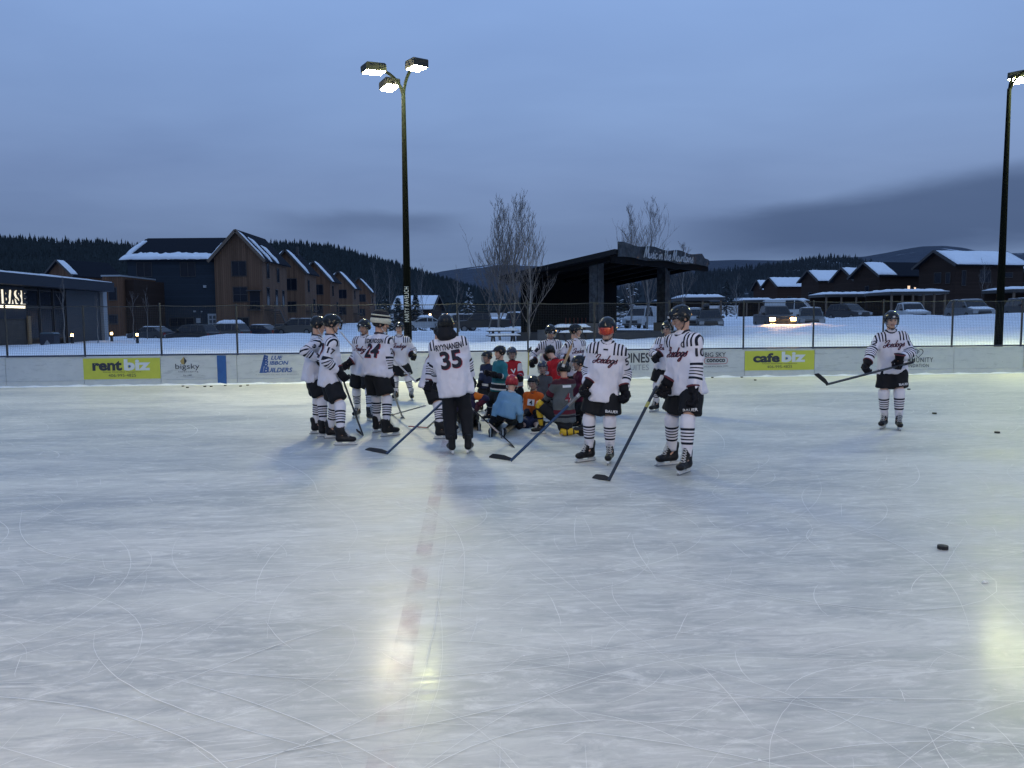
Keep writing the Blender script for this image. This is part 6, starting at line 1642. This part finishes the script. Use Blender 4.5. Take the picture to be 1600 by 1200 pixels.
# ---- children
TEAL = jersey_mat('jersey_teal', (.020, .135, .165), [(1.3, 1.42, (.5, .5, .5)), (1.42, 2., (.012, .012, .02))], [(.05, .10, (.50, .52, .54)), (.10, .24, (.010, .012, .02)), (.24, .28, (.5, .52, .54))])
LBLUE = jersey_mat('jersey_light_blue', (.16, .30, .44)); ORNG = jersey_mat('jersey_orange', (.42, .085, .012), [(1.45, 2.2, (.02, .02, .03))])
GREYJ = jersey_mat('jersey_grey_maroon', (.085, .095, .10), [(.62, .95, (.075, .010, .022)), (.95, 1.05, (.012, .012, .016)), (1.5, 2.2, (.012, .012, .018))], [(.12, .17, (.012, .012, .018)), (.20, .30, (.09, .012, .022))], False, (.90, (.05, .012, .02)))
MARO = jersey_mat('jersey_maroon', (.075, .010, .028), [(1.2, 1.5, (.3, .3, .3))]); REDW_J = jersey_mat('jersey_red_white', (.32, .014, .022), [(.0, .75, (.55, .54, .56)), (1.3, 1.5, (.5, .5, .5))], [(.05, .2, (.5, .5, .5))])
REDJ = jersey_mat('jersey_red', (.36, .012, .018), [(.7, .9, (.5, .5, .52))]); NAVJ = jersey_mat('jersey_navy', (.015, .022, .05), [(.6, .8, (.5, .5, .52))], [(.1, .2, (.5, .5, .5))]); PURP = jersey_mat('jersey_navy_orange', (.022, .018, .05), [(.0, .75, (.48, .12, .015)), (1.1, 2.1, (.07, .012, .03))])
GREY2 = jersey_mat('jersey_charcoal_maroon', (.055, .060, .070), [(.5, .9, (.07, .012, .022))])
kt = person(dict(label='standing child in teal jersey with white and black hem bands', group=GK, yaw=-50, s=.70, feet=[(764, 657, -60), (781, 660, -45)], first='r', hip=(779, 610, 0), neck=(782, 565, 0), head=(-55, 4), hem=-.02, hr=(766, 584, -.2), hl=(775, 586, -.25), jersey=TEAL, face='none', sock=BSOCK, shlen=.92, strap=BLK, skin=1))
kn = person(dict(label='small child in navy at the left of the teal jersey, face behind a cage', group=GK, yaw=-35, s=.64, feet=[(752, 643, -40), (764, 645, -30)], first='r', hip=(758, 605, 0), neck=(762, 570, 0), head=(-45, 6), hem=-.02, hr=(750, 598, -.15), jersey=NAVJ, face='cage', sock=BSOCK, shlen=.92))
kw = person(dict(label='child in red and white jersey with a V, facing the camera behind the red helmet', group=GK, yaw=5, s=.72, feet=[(795, 645, 0), (814, 645, 10)], first='r', hip=(804, 603, 0), neck=(800, 565, 0), head=(8, 8), hem=-.05, hr=(797, 590, -.2), hl=(812, 590, -.25), jersey=REDW_J, face='cage', sock=BSOCK, shlen=.92, helmet=HELMN, texts=[('f', 'n', 'V', .14, .12, .62, 0., [(JWHITE, 0, .008)])]))
kb = person(dict(label='kneeling child in light blue jersey and red helmet, back to the camera', group=GK, yaw=182, s=.72, feet=[(767, 682, 'k'), (787, 684, 'k')], first='l', kl=(776, 662), kr=(806, 663), hip=(790, 650, .12), neck=(799, 614, .16), head=(165, 12), hem=-.02, hl=(770, 655, .12), hr=(813, 660, .18), el=(1, .1, -.2), jersey=LBLUE, collar=plain('collar_white', (.5, .52, .54), .8), face='cage', helmet=HELMR, sock=TSOCK, shlen=1.02))
ko = person(dict(Y=gnd(838, 664).y, label='kneeling child in orange jersey with white crest, facing the camera', group=GK, yaw=-14, s=.70, feet=[(822, 652, 'k'), (842, 653, 'k')], first='r', kr=(818, 669), kl=(838, 668), hip=(832, 648, .0), neck=(834, 613, -.05), head=(-25, 4), hem=-.02, hr=(824, 648, -.2), hl=(838, 646, -.22), jersey=ORNG, face='cage', sock=BSOCK, shorts=plain('pants_navy', (.012, .014, .04), .8), shlen=1.0, texts=[('f', 'n', '-', .17, .15, .60, -.02, [(JWHITE, 0, .006)]), ('f', 'n', '4', .08, .11, .60, -.02, [(JINK, 0, .014)])]))
kg = person(dict(label='child in grey and maroon number 4 jersey down on one knee, seen from behind', group=GK, yaw=-154, s=.74, feet=[(906, 681, 'k'), (846, 678, -80)], first='r', kr=(880, 681), kl=(842, 630, .05), hip=(881, 655, 0), neck=(881, 593, .0), head=(-165, 5), hem=-.06, bulk=1.1, hl=(848, 630, .15), hr=(856, 622, .12), er=(-.2, .8, -.8), jersey=GREYJ, face='cage', sock=YSOCK, shlen=.86, collar=plain('collar_red', (.30, .03, .03), .8), texts=[('b', 'n', '4', .14, .20, .56, 0., [(JWHITE, .012, .004), (plain('ink_maroon', (.16, .012, .025), .8), 0, .009)]), ('b', 'n', '-', .2, .05, .84, 0., [(JWHITE, 0, .006)])]))
kc = person(dict(label='child in charcoal and maroon behind the orange jersey, looking out of a cage', group=GK, yaw=10, s=.72, feet=[(838, 651, 0), (858, 651, 10)], first='r', hip=(850, 628, 0), neck=(848, 588, 0), head=(-5, 6), hem=-.05, kl=(862, 655, -.3), kr=(838, 655, -.3), jersey=GREY2, face='cage', helmet=HELMN, sock=BSOCK, shlen=.95, hr=(838, 617, -.25), hl=(862, 617, -.25)))
kr = person(dict(label='child in bright red jersey bending down at the back of the huddle', group=GK, yaw=160, s=.76, feet=[(862, 648, 170), (882, 648, 150)], first='l', hip=(872, 600, .0), neck=(868, 563, .08), head=(200, 25), headpos=(859, 550, .22), hem=-.04, jersey=REDJ, face='none', sock=BSOCK, shlen=.95, hr=(884, 574, -.05), hl=(860, 590, .2), texts=[('L', 'n', 'C', .08, .09, .35, 0., [(JWHITE, 0, .006)])]))
km = person(dict(label='standing child in maroon jersey beside player number 5', group=GK, yaw=-75, s=.73, feet=[(904, 670, -80), (917, 672, -60)], first='r', hip=(908, 624, 0), neck=(906, 583, 0), head=(-78, 8), hem=-.04, hl=(914, 612, -.1), hr=(898, 612, .15), jersey=MARO, face='cage', sock=BSOCK, shlen=.97, texts=[('L', 'n', '2', .09, .09, .5, 0., [(JWHITE, 0, .006)])]))
kp = person(dict(label='kneeling child in navy and orange, showing between the legs of number 35', group=GK, yaw=170, s=.70, feet=[(728, 675, 'k'), (748, 672, 'k')], first='l', kl=(722, 660), kr=(741, 658), hip=(728, 644, .05), neck=(731, 612, .10), head=(150, 14), hem=-.02, hr=(747, 634, .05), hl=(716, 642, .25), er=(-1, .1, -.3), jersey=PURP, glove=GLOVEM, face='cage', sock=BSOCK, shlen=.97))

# ---- sticks
def W3(px_, py_, Y_): return at(px_, py_, Y_)
def G3(px_, py_, z=.012): return gnd(px_, py_, z)
def near(info, k, f=1.): return info['wrist'][k]
stick(W3(1034, 588, p10['Y']-.06), G3(951, 751), G3(923, 746), 'long black stick of the captain, blade flat on the ice', 'black', mid='yellow', midt=(.26, .31))
stick(W3(914, 609, p5['Y']-.10), G3(798, 720), G3(762, 714), 'blue-shafted stick of number 5 slanting down to the left', 'blue', mid='grey', midt=(.0, .22))
stick(W3(703, 618, p35['Y']+.25), G3(604, 709), G3(568, 702), 'blue-shafted stick of number 35 with its blade out to the left', 'blue')
stick(W3(1426, 566, p12['Y']-.28), W3(1291, 601, p12['Y']-.75), W3(1274, 588, p12['Y']-1.0), 'stick held across the body by number 12, blade raised', 'black', grip=TAPE)
stick(W3(533, 585, p17['Y']-.15), G3(567, 680), G3(556, 676), 'dark stick of number 17 pointing down to the ice', 'black')
stick(W3(533, 520, p2['Y']-.05), W3(582, 578, p2['Y']-.40), W3(590, 583, p2['Y']-.2), 'pale pink stick raised over the shoulder in the left group', 'white')
stick(W3(606, 590, p24['Y']-.02), G3(628, 650), G3(635, 653), 'thin dark stick of the player in the woolly hat', 'black')
stick(W3(664, 634, p6['Y']-.28), G3(614, 648), G3(604, 650), 'dark stick lying low to the left of number 35', 'black')
stick(W3(606, 553, p0['Y']-.22), W3(650, 597, p0['Y']-.55), W3(659, 594, p0['Y']-.5), 'dark stick of the player beside the lamp post', 'white')
stick(W3(700, 640, 11.0), G3(668, 668), G3(638, 669), 'short stick with a red blade on the ice by number 35', 'black', 'red', sc=.9)
stick(W3(733, 634, 10.5), G3(797, 692), G3(807, 698), 'black and white stick across the heels of the light blue child', 'black', mid='white', midt=(.45, .7), sc=.9)
stick(W3(825, 590, 11.6), W3(826, 547, 11.6), W3(827, 541, 11.4), 'yellowish stick held upright by the leaning player', 'yellow', 'tape')
stick(W3(880, 572, 11.2), W3(893, 540, 11.2), W3(899, 529, 11.3), 'wooden stick held up in front of the player turning right', 'wood', 'wood', sc=1.6)
stick(W3(908, 612, 10.3), G3(858, 660), G3(846, 664), 'grey stick slanting through the huddle of children', 'grey', sc=.9)
# ---- pucks
PUCK = plain('puck_rubber', (.010, .010, .011), .7)
q = MB(); q.tube([(0, 0, .0), (0, 0, .0254)], .0381, 20); PM = q.mesh('puck', PUCK)
for k, (x, y, lb) in enumerate(((1473, 858, 'nearest hockey puck, alone on the ice at lower right'), (1558, 677, 'hockey puck near the right edge below the lamp post'), (1460, 647, 'hockey puck just right of number 12'), (1420, 609, 'hockey puck at the feet level behind number 12'),
      (286, 604, 'leftmost puck lying along the far boards'), (293, 606, 'second puck from the left along the far boards'), (320, 604.5, 'third puck from the left along the far boards'), (330, 604.5, 'fourth puck from the left, just left of the blue line'), (352, 603, 'puck under the blue line on the boards'), (376, 604, 'puck right of the blue line on the boards'), (387, 602.5, 'last puck of the row right of the blue line'),
      (1113, 590.5, 'puck below the oval logo on the boards'), (1159, 590, 'puck at the left end of the cafe advert'), (1180, 594.5, 'puck on the ice below the cafe advert'))):
    g = gnd(x, y); o = bpy.data.objects.new('hockey_puck', PM); COL.objects.link(o); o.location = (g.x, g.y, .003); tag(o, lb, 'puck', 'hockey pucks')
g = gnd(1538, 911); mb = MB(); mb.sm = False
rs = random.Random(4)
for k in range(5):
    c = Vector((rs.gauss(0, .008), rs.gauss(0, .006), .005)); mb.tube([c, c+Vector((rs.gauss(0, .004), 0, .011))], [.012, .005], 6)
o = mb.build('ice_chip', SCR); o.location = g; tag(o, 'small white chip of ice at lower right', 'ice chip')
